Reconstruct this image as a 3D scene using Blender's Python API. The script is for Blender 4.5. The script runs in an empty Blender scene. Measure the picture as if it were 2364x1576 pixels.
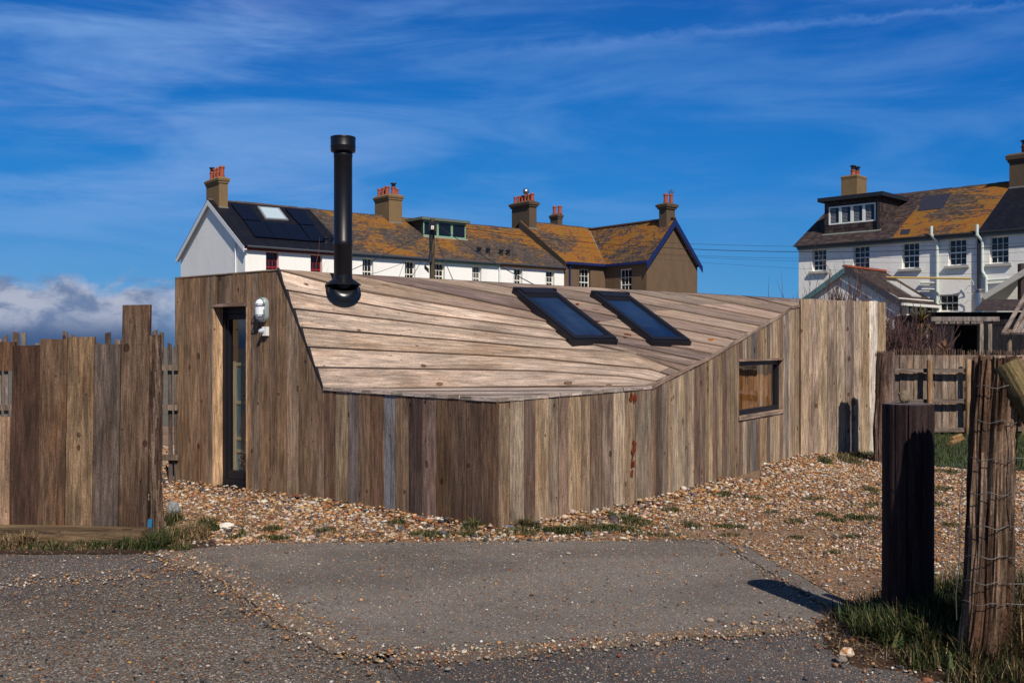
import bpy, math, random
import numpy as np
from mathutils import Vector, Matrix, noise
from mathutils.geometry import tessellate_polygon
R = math.radians
rnd = random.Random(7)
npr = np.random.default_rng(11)
scene = bpy.context.scene
COL = scene.collection

# ------------------------------------------------------------------ camera, sky, sun, exposure
F, CX, HY, EYE = 2300.0, 1182.0, 801.0, 1.55        # focal length in photo pixels, centre column, horizon row, eye height
cam_d = bpy.data.cameras.new('camera'); cam = bpy.data.objects.new('camera', cam_d); COL.objects.link(cam)
cam.location = (0, 0, EYE); cam.rotation_euler = (R(90), 0, 0)
cam_d.sensor_width = 36.0; cam_d.lens = F / 2364 * 36.0; cam_d.shift_y = (HY - 788) / 2364
cam_d.clip_start = 0.05; cam_d.clip_end = 6000
scene.camera = cam
SUN_EL, SUN_AZ = R(44), R(-70)
SUNV = Vector((math.cos(SUN_EL) * math.cos(SUN_AZ), math.cos(SUN_EL) * math.sin(SUN_AZ), math.sin(SUN_EL)))
sun_d = bpy.data.lights.new('sun', 'SUN'); sun_d.energy = 5.0; sun_d.angle = R(0.5); sun_d.color = (1.0, 0.93, 0.83)
sun = bpy.data.objects.new('sun', sun_d); COL.objects.link(sun); sun.location = (30, -50, 60)
sun.rotation_euler = SUNV.to_track_quat('Z', 'Y').to_euler()
scene.view_settings.view_transform = 'Standard'; scene.view_settings.look = 'None'
scene.view_settings.exposure = 0.0; scene.view_settings.gamma = 1.0
SKY_STRENGTH = 0.062


class NT:
    """small helper for writing node trees"""
    def __init__(s, nt): s.nt = nt
    def n(s, t, **kw):
        nd = s.nt.nodes.new(t)
        for k, v in kw.items():
            setattr(nd, k, v)
        return nd
    def link(s, a, b): s.nt.links.new(a, b)
    def val(s, sock, v):
        if hasattr(v, 'node'): s.link(v, sock)
        else: sock.default_value = v
    def math(s, op, a, b=0.0, c=None, clamp=False):
        m = s.n('ShaderNodeMath', operation=op, use_clamp=clamp)
        s.val(m.inputs[0], a); s.val(m.inputs[1], b)
        if c is not None: s.val(m.inputs[2], c)
        return m.outputs[0]
    def vmath(s, op, a, b=None):
        m = s.n('ShaderNodeVectorMath', operation=op)
        s.val(m.inputs[0], a)
        if b is not None: s.val(m.inputs[1], b)
        return m
    def mix(s, fac, a, b, blend='MIX'):
        m = s.n('ShaderNodeMix', data_type='RGBA', blend_type=blend)
        s.val(m.inputs[0], fac)
        s.val(m.inputs[6], a if hasattr(a, 'node') or len(a) == 4 else (*a, 1))
        s.val(m.inputs[7], b if hasattr(b, 'node') or len(b) == 4 else (*b, 1))
        return m.outputs[2]
    def ramp(s, fac, stops, interp='LINEAR'):
        r = s.n('ShaderNodeValToRGB'); cr = r.color_ramp; cr.interpolation = interp
        while len(cr.elements) < len(stops): cr.elements.new(0.5)
        for e, (p, c) in zip(cr.elements, stops):
            e.position = p
            e.color = (c, c, c, 1) if not hasattr(c, '__len__') else ((*c, 1) if len(c) == 3 else c)
        s.val(r.inputs[0], fac)
        return r.outputs[0]
    def noise(s, vec, scale=5.0, detail=4.0, rough=0.55, dist=0.0, out=0):
        t = s.n('ShaderNodeTexNoise')
        if vec is not None: s.link(vec, t.inputs['Vector'])
        s.val(t.inputs['Scale'], scale); t.inputs['Detail'].default_value = detail
        t.inputs['Roughness'].default_value = rough; t.inputs['Distortion'].default_value = dist
        return t.outputs[out]
    def vor(s, vec, scale=5.0, feature='F1', rand=1.0):
        t = s.n('ShaderNodeTexVoronoi', feature=feature)
        if vec is not None: s.link(vec, t.inputs['Vector'])
        t.inputs['Scale'].default_value = scale; t.inputs['Randomness'].default_value = rand
        return t
    def mapv(s, vec, scale=(1, 1, 1), loc=(0, 0, 0), rot=(0, 0, 0)):
        m = s.n('ShaderNodeMapping'); s.link(vec, m.inputs[0])
        m.inputs['Scale'].default_value = scale; m.inputs['Location'].default_value = loc; m.inputs['Rotation'].default_value = rot
        return m.outputs[0]
    def smooth(s, x, lo, hi):
        m = s.n('ShaderNodeMapRange', interpolation_type='SMOOTHSTEP')
        s.val(m.inputs[0], x); m.inputs[1].default_value = lo; m.inputs[2].default_value = hi
        return m.outputs[0]
    def bump(s, h, strength=0.3, dist=0.01):
        b = s.n('ShaderNodeBump'); s.val(b.inputs['Height'], h)
        b.inputs['Strength'].default_value = strength; b.inputs['Distance'].default_value = dist
        return b.outputs[0]


def skydir(px, py):
    return Vector(((px - CX) / F, 1.0, (HY - py) / F)).normalized()


def make_world():
    w = bpy.data.worlds.new('World'); scene.world = w; w.use_nodes = True
    T = NT(w.node_tree); w.node_tree.nodes.clear()
    out = T.n('ShaderNodeOutputWorld'); bg = T.n('ShaderNodeBackground'); T.link(bg.outputs[0], out.inputs[0])
    bg.inputs[1].default_value = SKY_STRENGTH
    sky = T.n('ShaderNodeTexSky', sky_type='NISHITA'); sky.sun_disc = False
    sky.sun_elevation = SUN_EL; sky.sun_rotation = math.atan2(SUNV.x, SUNV.y)
    sky.air_density = 1.0; sky.dust_density = 0.3; sky.ozone_density = 3.0
    gen = T.n('ShaderNodeTexCoord').outputs['Generated']
    sep = T.n('ShaderNodeSeparateXYZ'); T.link(gen, sep.inputs[0])
    x, y, z = sep.outputs
    # deep, clear air: more saturated than the plain model
    hsv = T.n('ShaderNodeHueSaturation'); T.link(sky.outputs[0], hsv.inputs['Color'])
    hsv.inputs['Saturation'].default_value = 1.32; hsv.inputs['Hue'].default_value = 0.503
    el = T.math('DIVIDE', z, T.math('MAXIMUM', T.math('SQRT', T.math('ADD', T.math('MULTIPLY', x, x), T.math('MULTIPLY', y, y))), 0.001))
    az = T.math('ARCTAN2', x, y)
    # clear-sky tone by height, deep and saturated like a polarised spring sky
    sk = 1.0 / SKY_STRENGTH
    gr = T.ramp(T.math('DIVIDE', el, 1.0, clamp=True), [(0.0, (0.12, 0.36, 0.66)), (0.06, (0.075, 0.31, 0.66)), (0.15, (0.018, 0.225, 0.64)), (0.26, (0.006, 0.155, 0.55)), (0.36, (0.008, 0.11, 0.45)), (0.5, (0.007, 0.055, 0.22)), (0.8, (0.004, 0.022, 0.09)), (1.0, (0.003, 0.014, 0.055))])
    right = T.smooth(az, 0.05, 0.5)
    gr = T.mix(T.math('MULTIPLY', right, 0.75), gr, T.mix(1.0, gr, (0.22, 0.82, 0.92, 1), 'MULTIPLY'))
    grs = T.vmath('SCALE', gr); grs.inputs['Scale'].default_value = sk
    col = T.mix(0.92, hsv.outputs[0], grs.outputs[0])
    cmb = T.n('ShaderNodeCombineXYZ'); T.link(az, cmb.inputs[0]); T.link(el, cmb.inputs[1])
    sph = cmb.outputs[0]
    # cirrus streaks: long soft wisps, tilted
    m1 = T.mapv(sph, (2.6, 15, 1), rot=(0, 0, R(-9)))
    n1 = T.noise(m1, 1.6, 7, 0.62, 0.5)
    m2 = T.mapv(sph, (1.6, 4.5, 1), loc=(3.1, 1.7, 0), rot=(0, 0, R(-6)))
    n2 = T.noise(m2, 2.0, 3, 0.5, 0.3)
    m3 = T.mapv(sph, (11, 60, 1), rot=(0, 0, R(-11)))
    n3 = T.noise(m3, 1.5, 5, 0.65, 1.2)
    wisp = T.math('MULTIPLY', T.smooth(n1, 0.40, 0.80), T.smooth(n2, 0.34, 0.66))
    wisp = T.math('MULTIPLY', wisp, T.math('ADD', 0.55, T.math('MULTIPLY', n3, 0.9)))
    left = T.smooth(az, 0.20, -0.42)
    wisp = T.math('MULTIPLY', wisp, T.math('ADD', 0.34, T.math('MULTIPLY', left, 0.62)))
    wisp = T.math('MULTIPLY', wisp, T.smooth(el, 0.02, 0.12), clamp=True)
    # wide soft veils, strongest to the left
    v1 = T.noise(T.mapv(sph, (1.9, 9.0, 1), loc=(0.4, 2.9, 0), rot=(0, 0, R(-7))), 1.7, 5, 0.55, 0.6)
    v2 = T.noise(T.mapv(sph, (7, 24, 1), loc=(2, 1, 0), rot=(0, 0, R(-8))), 1.5, 7, 0.66, 0.5)
    veil = T.math('MULTIPLY', T.smooth(v1, 0.40, 0.66), T.math('ADD', 0.45, T.math('MULTIPLY', v2, 0.9)))
    veil = T.math('MULTIPLY', veil, T.math('MULTIPLY', T.smooth(el, 0.03, 0.16), T.math('ADD', 0.38, T.math('MULTIPLY', left, 0.62))))
    col = T.mix(T.math('MULTIPLY', veil, 0.72, clamp=True), col, (0.19 * sk, 0.38 * sk, 0.74 * sk))
    col = T.mix(T.math('MULTIPLY', wisp, 0.45), col, (0.30 * sk, 0.42 * sk, 0.76 * sk))
    # contrail: a band round a great circle
    a, b = skydir(1080, 132), skydir(2330, 12)
    nrm = a.cross(b).normalized()
    dotn = T.vmath('DOT_PRODUCT', gen, nrm).outputs['Value']
    wob = T.math('MULTIPLY', T.math('SUBTRACT', T.noise(T.mapv(sph, (30, 45, 1)), 1.0, 6, 0.7), 0.5), 0.020)
    d = T.math('ABSOLUTE', T.math('ADD', dotn, wob))
    wid = T.math('ADD', 0.004, T.math('MULTIPLY', T.smooth(az, 0.46, -0.1), 0.008))
    tr = T.math('SUBTRACT', 1.0, T.math('DIVIDE', d, wid), clamp=True)
    tr = T.math('MULTIPLY', tr, T.smooth(az, -0.16, 0.10))
    tr = T.math('MULTIPLY', tr, T.math('ADD', 0.15, T.noise(T.mapv(sph, (60, 90, 1)), 1.0, 4, 0.6)))
    col = T.mix(T.math('MULTIPLY', tr, 0.30, clamp=True), col, (0.24 * sk, 0.42 * sk, 0.80 * sk))
    # cumulus bank low over the sea on the left, and small puffs near the horizon
    mb = T.mapv(sph, (9, 15, 1))
    nb = T.noise(mb, 1.6, 8, 0.58, 0.25)
    nbl = T.noise(T.mapv(sph, (5.0, 0.0, 1), loc=(1.3, 4, 0)), 1.3, 3, 0.5)
    top = T.math('ADD', 0.061, T.math('MULTIPLY', T.math('SUBTRACT', nbl, 0.5), 0.060))
    lift = T.math('SUBTRACT', T.math('ADD', top, T.math('MULTIPLY', T.math('SUBTRACT', nb, 0.5), 0.075)), el)
    amask = T.smooth(az, -0.255, -0.36)
    puff = T.smooth(T.noise(T.mapv(sph, (14, 24, 1), loc=(7.7, 2.2, 0)), 1.5, 6, 0.55, 0.2), 0.60, 0.70)
    puffm = T.math('MULTIPLY', puff, T.math('MULTIPLY', T.smooth(el, 0.066, 0.05), T.smooth(az, 0.0, 0.15)))
    bank = T.math('MULTIPLY', T.smooth(lift, -0.003, 0.013), amask)
    nb2 = T.noise(T.mapv(sph, (16, 30, 1), loc=(0.02, -0.05, 0)), 1.4, 6, 0.6, 0.3)
    lit = T.math('MULTIPLY', T.smooth(nb2, 0.36, 0.60), T.smooth(lift, 0.085, 0.010))
    ccol = T.mix(lit, (0.15 * sk, 0.22 * sk, 0.38 * sk), (0.42 * sk, 0.46 * sk, 0.58 * sk))
    ccol = T.mix(T.smooth(el, 0.03, 0.004), ccol, (0.055 * sk, 0.11 * sk, 0.24 * sk))
    col = T.mix(bank, col, ccol)
    col = T.mix(T.math('MULTIPLY', puffm, 0.8), col, (0.50 * sk, 0.56 * sk, 0.70 * sk))
    T.link(col, bg.inputs[0])


make_world()


# ------------------------------------------------------------------ helpers: points
def W(px, py, Y):
    """world point seen at photo pixel (px,py) that stands Y metres ahead"""
    return Vector(((px - CX) / F * Y, Y, EYE - (py - HY) / F * Y))


def G(px, py, z=0.0):
    Y = (EYE - z) * F / (py - HY)
    return Vector(((px - CX) / F * Y, Y, z))


def on_line(px, P, Q):
    """fraction along plan line P->Q at which it stands in column px"""
    k = (px - CX) / F
    dx, dy = Q[0] - P[0], Q[1] - P[1]
    return (k * P[1] - P[0]) / (dx - k * dy)


def zrow(py, Y): return EYE - (py - HY) / F * Y


def ray_plane(px, py, p0, n):
    d = Vector(((px - CX) / F, 1.0, (HY - py) / F)); o = Vector((0, 0, EYE))
    return o + d * ((p0 - o).dot(n) / d.dot(n))


def proj(p):
    return CX + p[0] / p[1] * F, HY - (p[2] - EYE) / p[1] * F


def srgb(r, g, b):
    f = lambda c: (c / 255 / 12.92) if c / 255 <= 0.04045 else ((c / 255 + 0.055) / 1.055) ** 2.4
    return (f(r), f(g), f(b))


def jit(c, a=0.1, h=0.03):
    k = 1 + rnd.uniform(-a, a)
    return tuple(max(0.002, v * k * (1 + rnd.uniform(-h, h))) for v in c)


# ------------------------------------------------------------------ helpers: meshes
class MB:
    def __init__(s):
        s.v = []; s.f = []; s.t = []; s.uv = []
    def face(s, pts, tint=(1, 1, 1), uvs=None):
        i = len(s.v); s.v.extend([tuple(p) for p in pts]); s.f.append(list(range(i, i + len(pts))))
        s.t.append(tint); s.uv.append(uvs if uvs else [(0, 0)] * len(pts))
    def post(s, b, t, tint=(1, 1, 1), seed=None):
        """hexahedron from bottom quad b to top quad t (ccw seen from above); v runs b->t, u round it"""
        ou, ov = (rnd.uniform(0, 50), rnd.uniform(0, 50)) if seed is None else seed
        b = [Vector(p) for p in b]; t = [Vector(p) for p in t]
        u = 0.0
        for i in range(4):
            j = (i + 1) % 4
            w = (b[j] - b[i]).length; h0 = 0; h = (t[i] - b[i]).length; h1 = (t[j] - b[j]).length
            s.face([b[i], b[j], t[j], t[i]], tint, [(ou + u, ov), (ou + u + w, ov), (ou + u + w, ov + h1), (ou + u, ov + h)])
            u += w
        s.face([t[0], t[1], t[2], t[3]], tint, [(ou, ov)] * 4)
        s.face([b[3], b[2], b[1], b[0]], tint, [(ou, ov)] * 4)
    def box(s, o, a, w, d, tint=(1, 1, 1)):
        """box from corner o with edge vectors a (long, v), w, d"""
        o, a, w, d = Vector(o), Vector(a), Vector(w), Vector(d)
        b = [o, o + w, o + w + d, o + d]
        if w.cross(d).dot(a) < 0: b = [o, o + d, o + w + d, o + w]
        s.post(b, [p + a for p in b], tint)
    def bar(s, p, q, w, d=None, tint=(1, 1, 1), up=(0, 0, 1)):
        """square bar from p to q, w wide, d deep, centred"""
        p, q = Vector(p), Vector(q); d = d or w
        a = q - p; up = Vector(up)
        if a.cross(up).length < 1e-5: up = Vector((0, 1, 0))
        sx = a.cross(up).normalized(); sy = sx.cross(a).normalized()
        s.box(p - sx * w / 2 - sy * d / 2, a, sx * w, sy * d, tint)
    def tube(s, pts, r, seg=8, tint=(1, 1, 1), caps=True):
        pts = [Vector(p) for p in pts]; n = len(pts)
        rr = r if hasattr(r, '__len__') else [r] * n
        rings = []; v = 0; ou, ov = rnd.uniform(0, 50), rnd.uniform(0, 50)
        side = None
        for i, p in enumerate(pts):
            t = (pts[min(i + 1, n - 1)] - pts[max(i - 1, 0)]).normalized()
            if side is None:
                side = t.cross(Vector((0, 0, 1)) if abs(t.z) < 0.9 else Vector((1, 0, 0))).normalized()
            side = (side - t * side.dot(t)).normalized(); o = t.cross(side)
            rings.append([p + (side * math.cos(2 * math.pi * k / seg) + o * math.sin(2 * math.pi * k / seg)) * rr[i] for k in range(seg)])
        for i in range(n - 1):
            L = (pts[i + 1] - pts[i]).length
            for k in range(seg):
                k2 = (k + 1) % seg; c = 2 * math.pi * max(rr[i], 0.001) / seg
                s.face([rings[i][k], rings[i][k2], rings[i + 1][k2], rings[i + 1][k]], tint,
                       [(ou + k * c, ov + v), (ou + k * c + c, ov + v), (ou + k * c + c, ov + v + L), (ou + k * c, ov + v + L)])
            v += L
        if caps:
            s.face(list(reversed(rings[0])), tint); s.face(rings[-1], tint)
    def lathe(s, c, prof, seg=32, tint=(1, 1, 1)):
        """profile [(r,z)...] spun about the vertical through c"""
        c = Vector(c)
        rings = [[c + Vector((r * math.cos(2 * math.pi * k / seg), r * math.sin(2 * math.pi * k / seg), z)) for k in range(seg)] for r, z in prof]
        for a, b in zip(rings[:-1], rings[1:]):
            for k in range(seg):
                s.face([a[k], a[(k + 1) % seg], b[(k + 1) % seg], b[k]], tint)
        s.face(list(reversed(rings[0])), tint); s.face(rings[-1], tint)
    def build(s, name, mat, parent=None, smooth=False, weld=False):
        return mesh_obj(name, np.array(s.v, dtype=np.float32), s.f, mat, parent, np.array(s.t, dtype=np.float32), s.uv, smooth, weld)


def mesh_obj(name, v, faces, mat, parent=None, tints=None, uvs=None, smooth=False, weld=False):
    me = bpy.data.meshes.new(name)
    me.from_pydata([tuple(map(float, p)) for p in v] if not isinstance(v, list) else v, [], faces)
    if tints is not None:
        ca = me.color_attributes.new('Tint', 'FLOAT_COLOR', 'CORNER')
        sizes = np.array([len(f) for f in faces])
        arr = np.ones((sizes.sum(), 4), dtype=np.float32); arr[:, :3] = np.repeat(tints[:, :3], sizes, axis=0)
        ca.data.foreach_set('color', arr.ravel())
    if uvs is not None:
        ul = me.uv_layers.new(name='UVMap')
        ul.data.foreach_set('uv', np.array([c for f in uvs for p in f for c in p], dtype=np.float32))
    if weld or smooth:
        import bmesh
        bm = bmesh.new(); bm.from_mesh(me); bmesh.ops.remove_doubles(bm, verts=bm.verts, dist=0.0004)
        bmesh.ops.recalc_face_normals(bm, faces=bm.faces); bm.to_mesh(me); bm.free()
    if smooth:
        me.polygons.foreach_set('use_smooth', [True] * len(me.polygons))
        try: me.set_sharp_from_angle(angle=R(38))
        except Exception: pass
    me.materials.append(mat); me.update()
    o = bpy.data.objects.new(name, me); COL.objects.link(o)
    if parent is not None: adopt(o, parent)
    return o


def adopt(o, parent):
    o.parent = parent
    o.matrix_parent_inverse = Matrix.Translation(-parent.location if parent.parent is None else Vector((0, 0, 0)))


def tag(o, label, cat, group=None, kind=None):
    o['label'] = label; o['category'] = cat
    if group: o['group'] = group
    if kind: o['kind'] = kind
    return o


def thing(name, label, cat, loc=(0, 0, 0), group=None):
    o = bpy.data.objects.new(name, None); COL.objects.link(o); o.location = loc; o.empty_display_size = 0.2
    return tag(o, label, cat, group)


def big_mesh(name, v, f, mat, col=None, parent=None):
    """numpy route for many small faces: v (n,3), f (m,k), col per face (m,3)"""
    me = bpy.data.meshes.new(name); n, k = f.shape
    me.vertices.add(len(v)); me.vertices.foreach_set('co', v.astype(np.float32).ravel())
    me.loops.add(n * k); me.loops.foreach_set('vertex_index', f.astype(np.int32).ravel())
    me.polygons.add(n); me.polygons.foreach_set('loop_start', np.arange(0, n * k, k, dtype=np.int32))
    try: me.polygons.foreach_set('loop_total', np.full(n, k, dtype=np.int32))
    except Exception: pass
    me.update(calc_edges=True)
    if col is not None:
        ca = me.color_attributes.new('Tint', 'FLOAT_COLOR', 'CORNER')
        a = np.ones((n * k, 4), np.float32); a[:, :3] = np.repeat(col, k, axis=0); ca.data.foreach_set('color', a.ravel())
    me.materials.append(mat); me.validate()
    o = bpy.data.objects.new(name, me); COL.objects.link(o)
    if parent is not None: adopt(o, parent)
    return o


# ------------------------------------------------------------------ materials
def newmat(name):
    m = bpy.data.materials.new(name); m.use_nodes = True
    T = NT(m.node_tree); b = m.node_tree.nodes['Principled BSDF']
    return m, T, b


def tint_node(T):
    a = T.n('ShaderNodeAttribute', attribute_name='Tint'); return a.outputs['Color']


def plain(name, col, rough=0.6, metal=0.0, var=0.15, scale=8.0, bump=0.0, spec=0.5, tinted=False):
    m, T, b = newmat(name)
    co = T.n('ShaderNodeTexCoord').outputs['Object']
    nz = T.noise(co, scale, 6, 0.6)
    k = T.math('ADD', 1 - var, T.math('MULTIPLY', nz, 2 * var))
    base = tint_node(T) if tinted else (*col, 1)
    cc = T.mix(1.0, base, T.ramp(k, [(0, 0.0), (1, 1.0)]), 'MULTIPLY')
    cmb = T.n('ShaderNodeCombineColor')
    for i in range(3): T.link(k, cmb.inputs[i])
    cc = T.mix(1.0, base, cmb.outputs[0], 'MULTIPLY')
    T.link(cc, b.inputs['Base Color']); b.inputs['Roughness'].default_value = rough
    b.inputs['Metallic'].default_value = metal; b.inputs['Specular IOR Level'].default_value = spec
    if bump:
        T.link(T.bump(T.noise(co, scale * 6, 5, 0.65), bump, 0.01), b.inputs['Normal'])
    return m


def wood(name, knots=0.6, contrast=1.0, rough=0.8, stain=0.5, spec=0.25, kscale=1.0):
    """weathered board: tint from the board, grain along v"""
    m, T, b = newmat(name)
    uv = T.n('ShaderNodeTexCoord').outputs['UV']
    tint = tint_node(T)
    warp = T.noise(T.mapv(uv, (5, 1.1, 1)), 1.0, 2, 0.5, 0, out=1)
    wuv = T.vmath('ADD', uv, T.vmath('MULTIPLY', T.vmath('SUBTRACT', warp, (0.5, 0.5, 0.5)).outputs[0], (0.05, 0.1, 0)).outputs[0]).outputs[0]
    vo = T.vor(T.mapv(wuv, (6.5 * kscale, 4.6 * kscale, 1)), 1.0)
    rc = T.n('ShaderNodeSeparateColor'); T.link(vo.outputs['Color'], rc.inputs[0])
    has = T.math('GREATER_THAN', rc.outputs[0], 0.42)
    # the grain swirls round each knot
    near = T.math('MULTIPLY', T.smooth(vo.outputs['Distance'], 0.42, 0.05), has)
    offv = T.vmath('SCALE', T.vmath('SUBTRACT', T.mapv(wuv, (6.5 * kscale, 4.6 * kscale, 1)), vo.outputs['Position']).outputs[0])
    T.link(T.math('MULTIPLY', near, -0.05), offv.inputs['Scale'])
    guv = T.vmath('ADD', wuv, offv.outputs[0]).outputs[0]
    def band(x, lo, hi, a, b):
        m_ = T.n('ShaderNodeMapRange', interpolation_type='SMOOTHSTEP'); T.val(m_.inputs[0], x)
        for i_, v_ in enumerate((lo, hi, a, b)): m_.inputs[i_ + 1].default_value = v_
        return m_.outputs[0]
    c_ = contrast
    g1 = T.noise(T.mapv(guv, (34, 2.0, 1)), 1.0, 7, 0.70, 0.35)
    g2 = T.noise(T.mapv(guv, (120, 8, 1)), 1.0, 5, 0.7, 0.2)
    g3 = T.noise(T.mapv(uv, (7, 1.4, 1), loc=(9, 4, 0)), 1.0, 5, 0.6, 0.5)
    k = T.math('MULTIPLY', band(g1, 0.36, 0.64, 1 - 0.40 * c_, 1 + 0.28 * c_), band(g2, 0.33, 0.67, 1 - 0.30 * c_, 1 + 0.22 * c_))
    k = T.math('MULTIPLY', k, band(g3, 0.3, 0.7, 1 - 0.30 * c_, 1 + 0.22 * c_))
    cr = T.noise(T.mapv(guv, (52, 1.0, 1), loc=(5, 2, 0)), 1.0, 4, 0.6, 0.15)
    k = T.math('MULTIPLY', k, band(cr, 0.655, 0.70, 1.0, 1 - 0.55 * c_))
    spk = T.noise(T.mapv(uv, (90, 55, 1), loc=(3, 3, 0)), 1.0, 4, 0.7)
    k = T.math('MULTIPLY', k, band(spk, 0.34, 0.66, 1 - 0.20 * c_, 1 + 0.14 * c_))
    cmb = T.n('ShaderNodeCombineColor')
    for i in range(3): T.link(k, cmb.inputs[i])
    tint = T.mix(1.0, tint, (1.03, 0.96, 0.93, 1), 'MULTIPLY')
    col = T.mix(1.0, tint, cmb.outputs[0], 'MULTIPLY')
    # brown / silver drift along the board, and damp dark blotches
    dr = T.noise(T.mapv(uv, (3.5, 0.8, 1), loc=(2, 8, 0)), 1.3, 5, 0.65, 0.3)
    col = T.mix(T.math('MULTIPLY', T.smooth(dr, 0.47, 0.64), 0.75 * stain), col, T.mix(1.0, col, (0.74, 0.58, 0.44, 1), 'MULTIPLY'))
    col = T.mix(T.math('MULTIPLY', T.smooth(dr, 0.45, 0.30), 0.6 * stain), col, T.mix(1.0, col, (1.10, 1.12, 1.18, 1), 'MULTIPLY'))
    bl = T.noise(T.mapv(uv, (6, 1.9, 1), loc=(12, 3, 0)), 1.0, 6, 0.7, 0.4)
    col = T.mix(T.math('MULTIPLY', T.smooth(bl, 0.62, 0.70), 0.55 * stain), col, T.mix(1.0, col, (0.50, 0.42, 0.36, 1), 'MULTIPLY'))
    # knots: an eye with a dark rim
    sz = T.math('ADD', 0.06, T.math('MULTIPLY', T.smooth(rc.outputs[0], 0.5, 1.0), 0.10))
    kd = T.math('SUBTRACT', 1.0, T.smooth(T.math('SUBTRACT', vo.outputs['Distance'], sz), -0.03, 0.045))
    rim = T.math('SUBTRACT', 1.0, T.smooth(T.math('ABSOLUTE', T.math('SUBTRACT', vo.outputs['Distance'], sz)), 0.0, 0.03))
    col = T.mix(T.math('MULTIPLY', T.math('MULTIPLY', kd, has), knots), col, T.mix(1.0, col, (0.40, 0.29, 0.21, 1), 'MULTIPLY'))
    col = T.mix(T.math('MULTIPLY', T.math('MULTIPLY', rim, has), knots), col, T.mix(1.0, col, (0.32, 0.23, 0.18, 1), 'MULTIPLY'))
    v3 = T.vor(T.mapv(wuv, (15, 9, 1), loc=(4, 6, 0)), 1.0)
    r3 = T.n('ShaderNodeSeparateColor'); T.link(v3.outputs['Color'], r3.inputs[0])
    k3 = T.math('MULTIPLY', T.math('GREATER_THAN', r3.outputs[1], 0.70), T.math('SUBTRACT', 1.0, T.smooth(v3.outputs['Distance'], 0.07, 0.15)))
    col = T.mix(T.math('MULTIPLY', k3, knots * 0.9), col, T.mix(1.0, col, (0.30, 0.22, 0.17, 1), 'MULTIPLY'))
    # nail holes and specks
    sp = T.vor(T.mapv(uv, (26, 9, 1)), 1.0)
    rs = T.n('ShaderNodeSeparateColor'); T.link(sp.outputs['Color'], rs.inputs[0])
    spm = T.math('MULTIPLY', T.math('LESS_THAN', sp.outputs['Distance'], 0.085), T.math('GREATER_THAN', rs.outputs[1], 0.80))
    col = T.mix(T.math('MULTIPLY', spm, 0.75), col, (0.02, 0.014, 0.012))
    T.link(col, b.inputs['Base Color']); b.inputs['Roughness'].default_value = rough
    b.inputs['Specular IOR Level'].default_value = spec
    h = T.math('ADD', T.math('MULTIPLY', g1, 0.7), T.math('MULTIPLY', g2, 0.4))
    T.link(T.bump(h, 0.6, 0.008), b.inputs['Normal'])
    return m


def slate(name, base, lichen=0.5, var=0.25, yellow=0.3, patch=None):
    """slate courses in uv metres, with crusts of orange lichen"""
    m, T, b = newmat(name)
    uv = T.n('ShaderNodeTexCoord').outputs['UV']
    br = T.n('ShaderNodeTexBrick'); T.link(uv, br.inputs['Vector'])
    br.inputs['Scale'].default_value = 1.0; br.inputs['Brick Width'].default_value = 0.3; br.inputs['Row Height'].default_value = 0.2
    br.inputs['Mortar Size'].default_value = 0.012; br.inputs['Mortar Smooth'].default_value = 0.2; br.inputs['Bias'].default_value = 0.0
    br.inputs['Color1'].default_value = (*[c * (1 - var) for c in base], 1); br.inputs['Color2'].default_value = (*[c * (1 + var * 1.3) for c in base], 1)
    br.inputs['Mortar'].default_value = (*[c * 0.35 for c in base], 1)
    col = br.outputs['Color']
    st = T.noise(T.mapv(uv, (1.5, 0.6, 1)), 2.0, 5, 0.65)
    col = T.mix(T.smooth(st, 0.4, 0.75), col, T.mix(1.0, col, (1.7, 1.5, 1.25, 1), 'MULTIPLY'))
    if lichen > 0:
        big = T.noise(T.mapv(uv, (0.30, 0.40, 1)), 1.0, 3, 0.5)
        fine = T.noise(T.mapv(uv, (4.2, 7.5, 1)), 1.0, 7, 0.74, 0.3)
        mid = T.noise(T.mapv(uv, (1.3, 2.4, 1), loc=(4, 1, 0)), 1.0, 5, 0.65)
        lv = T.math('ADD', T.math('MULTIPLY', big, 0.9), T.math('ADD', T.math('MULTIPLY', fine, 1.0), T.math('MULTIPLY', mid, 0.7)))
        th = 1.575 - 0.32 * lichen
        lm = T.smooth(lv, th - 0.05, th + 0.07)
        lc = T.mix(T.smooth(mid, 0.38, 0.66), (0.28, 0.092, 0.010), (0.20, 0.105, 0.015))
        lc = T.mix(T.smooth(fine, 0.54, 0.72), lc, (0.42, 0.14, 0.014))
        gm = T.smooth(T.noise(T.mapv(uv, (3.2, 5.5, 1), loc=(1, 9, 0)), 1.0, 6, 0.72), 0.48, 0.62)
        col = T.mix(T.math('MULTIPLY', gm, 0.42), col, (0.135, 0.105, 0.062))
        col = T.mix(T.math('MULTIPLY', lm, 0.85), col, lc)
    T.link(col, b.inputs['Base Color']); b.inputs['Roughness'].default_value = 0.75 if lichen > 0 else 0.5
    b.inputs['Specular IOR Level'].default_value = 0.15
    T.link(T.bump(T.math('ADD', br.outputs['Fac'], T.math('MULTIPLY', st, -0.4)), -0.5, 0.02), b.inputs['Normal'])
    return m


def glass_dark(name, col=(0.012, 0.013, 0.016), rough=0.03, spec=0.5):
    m, T, b = newmat(name)
    b.inputs['Base Color'].default_value = (*col, 1); b.inputs['Roughness'].default_value = rough
    b.inputs['Specular IOR Level'].default_value = spec
    co = T.n('ShaderNodeTexCoord').outputs['Object']
    T.link(T.bump(T.noise(co, 3.0, 2, 0.5), 0.03, 0.02), b.inputs['Normal'])
    return m


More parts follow.
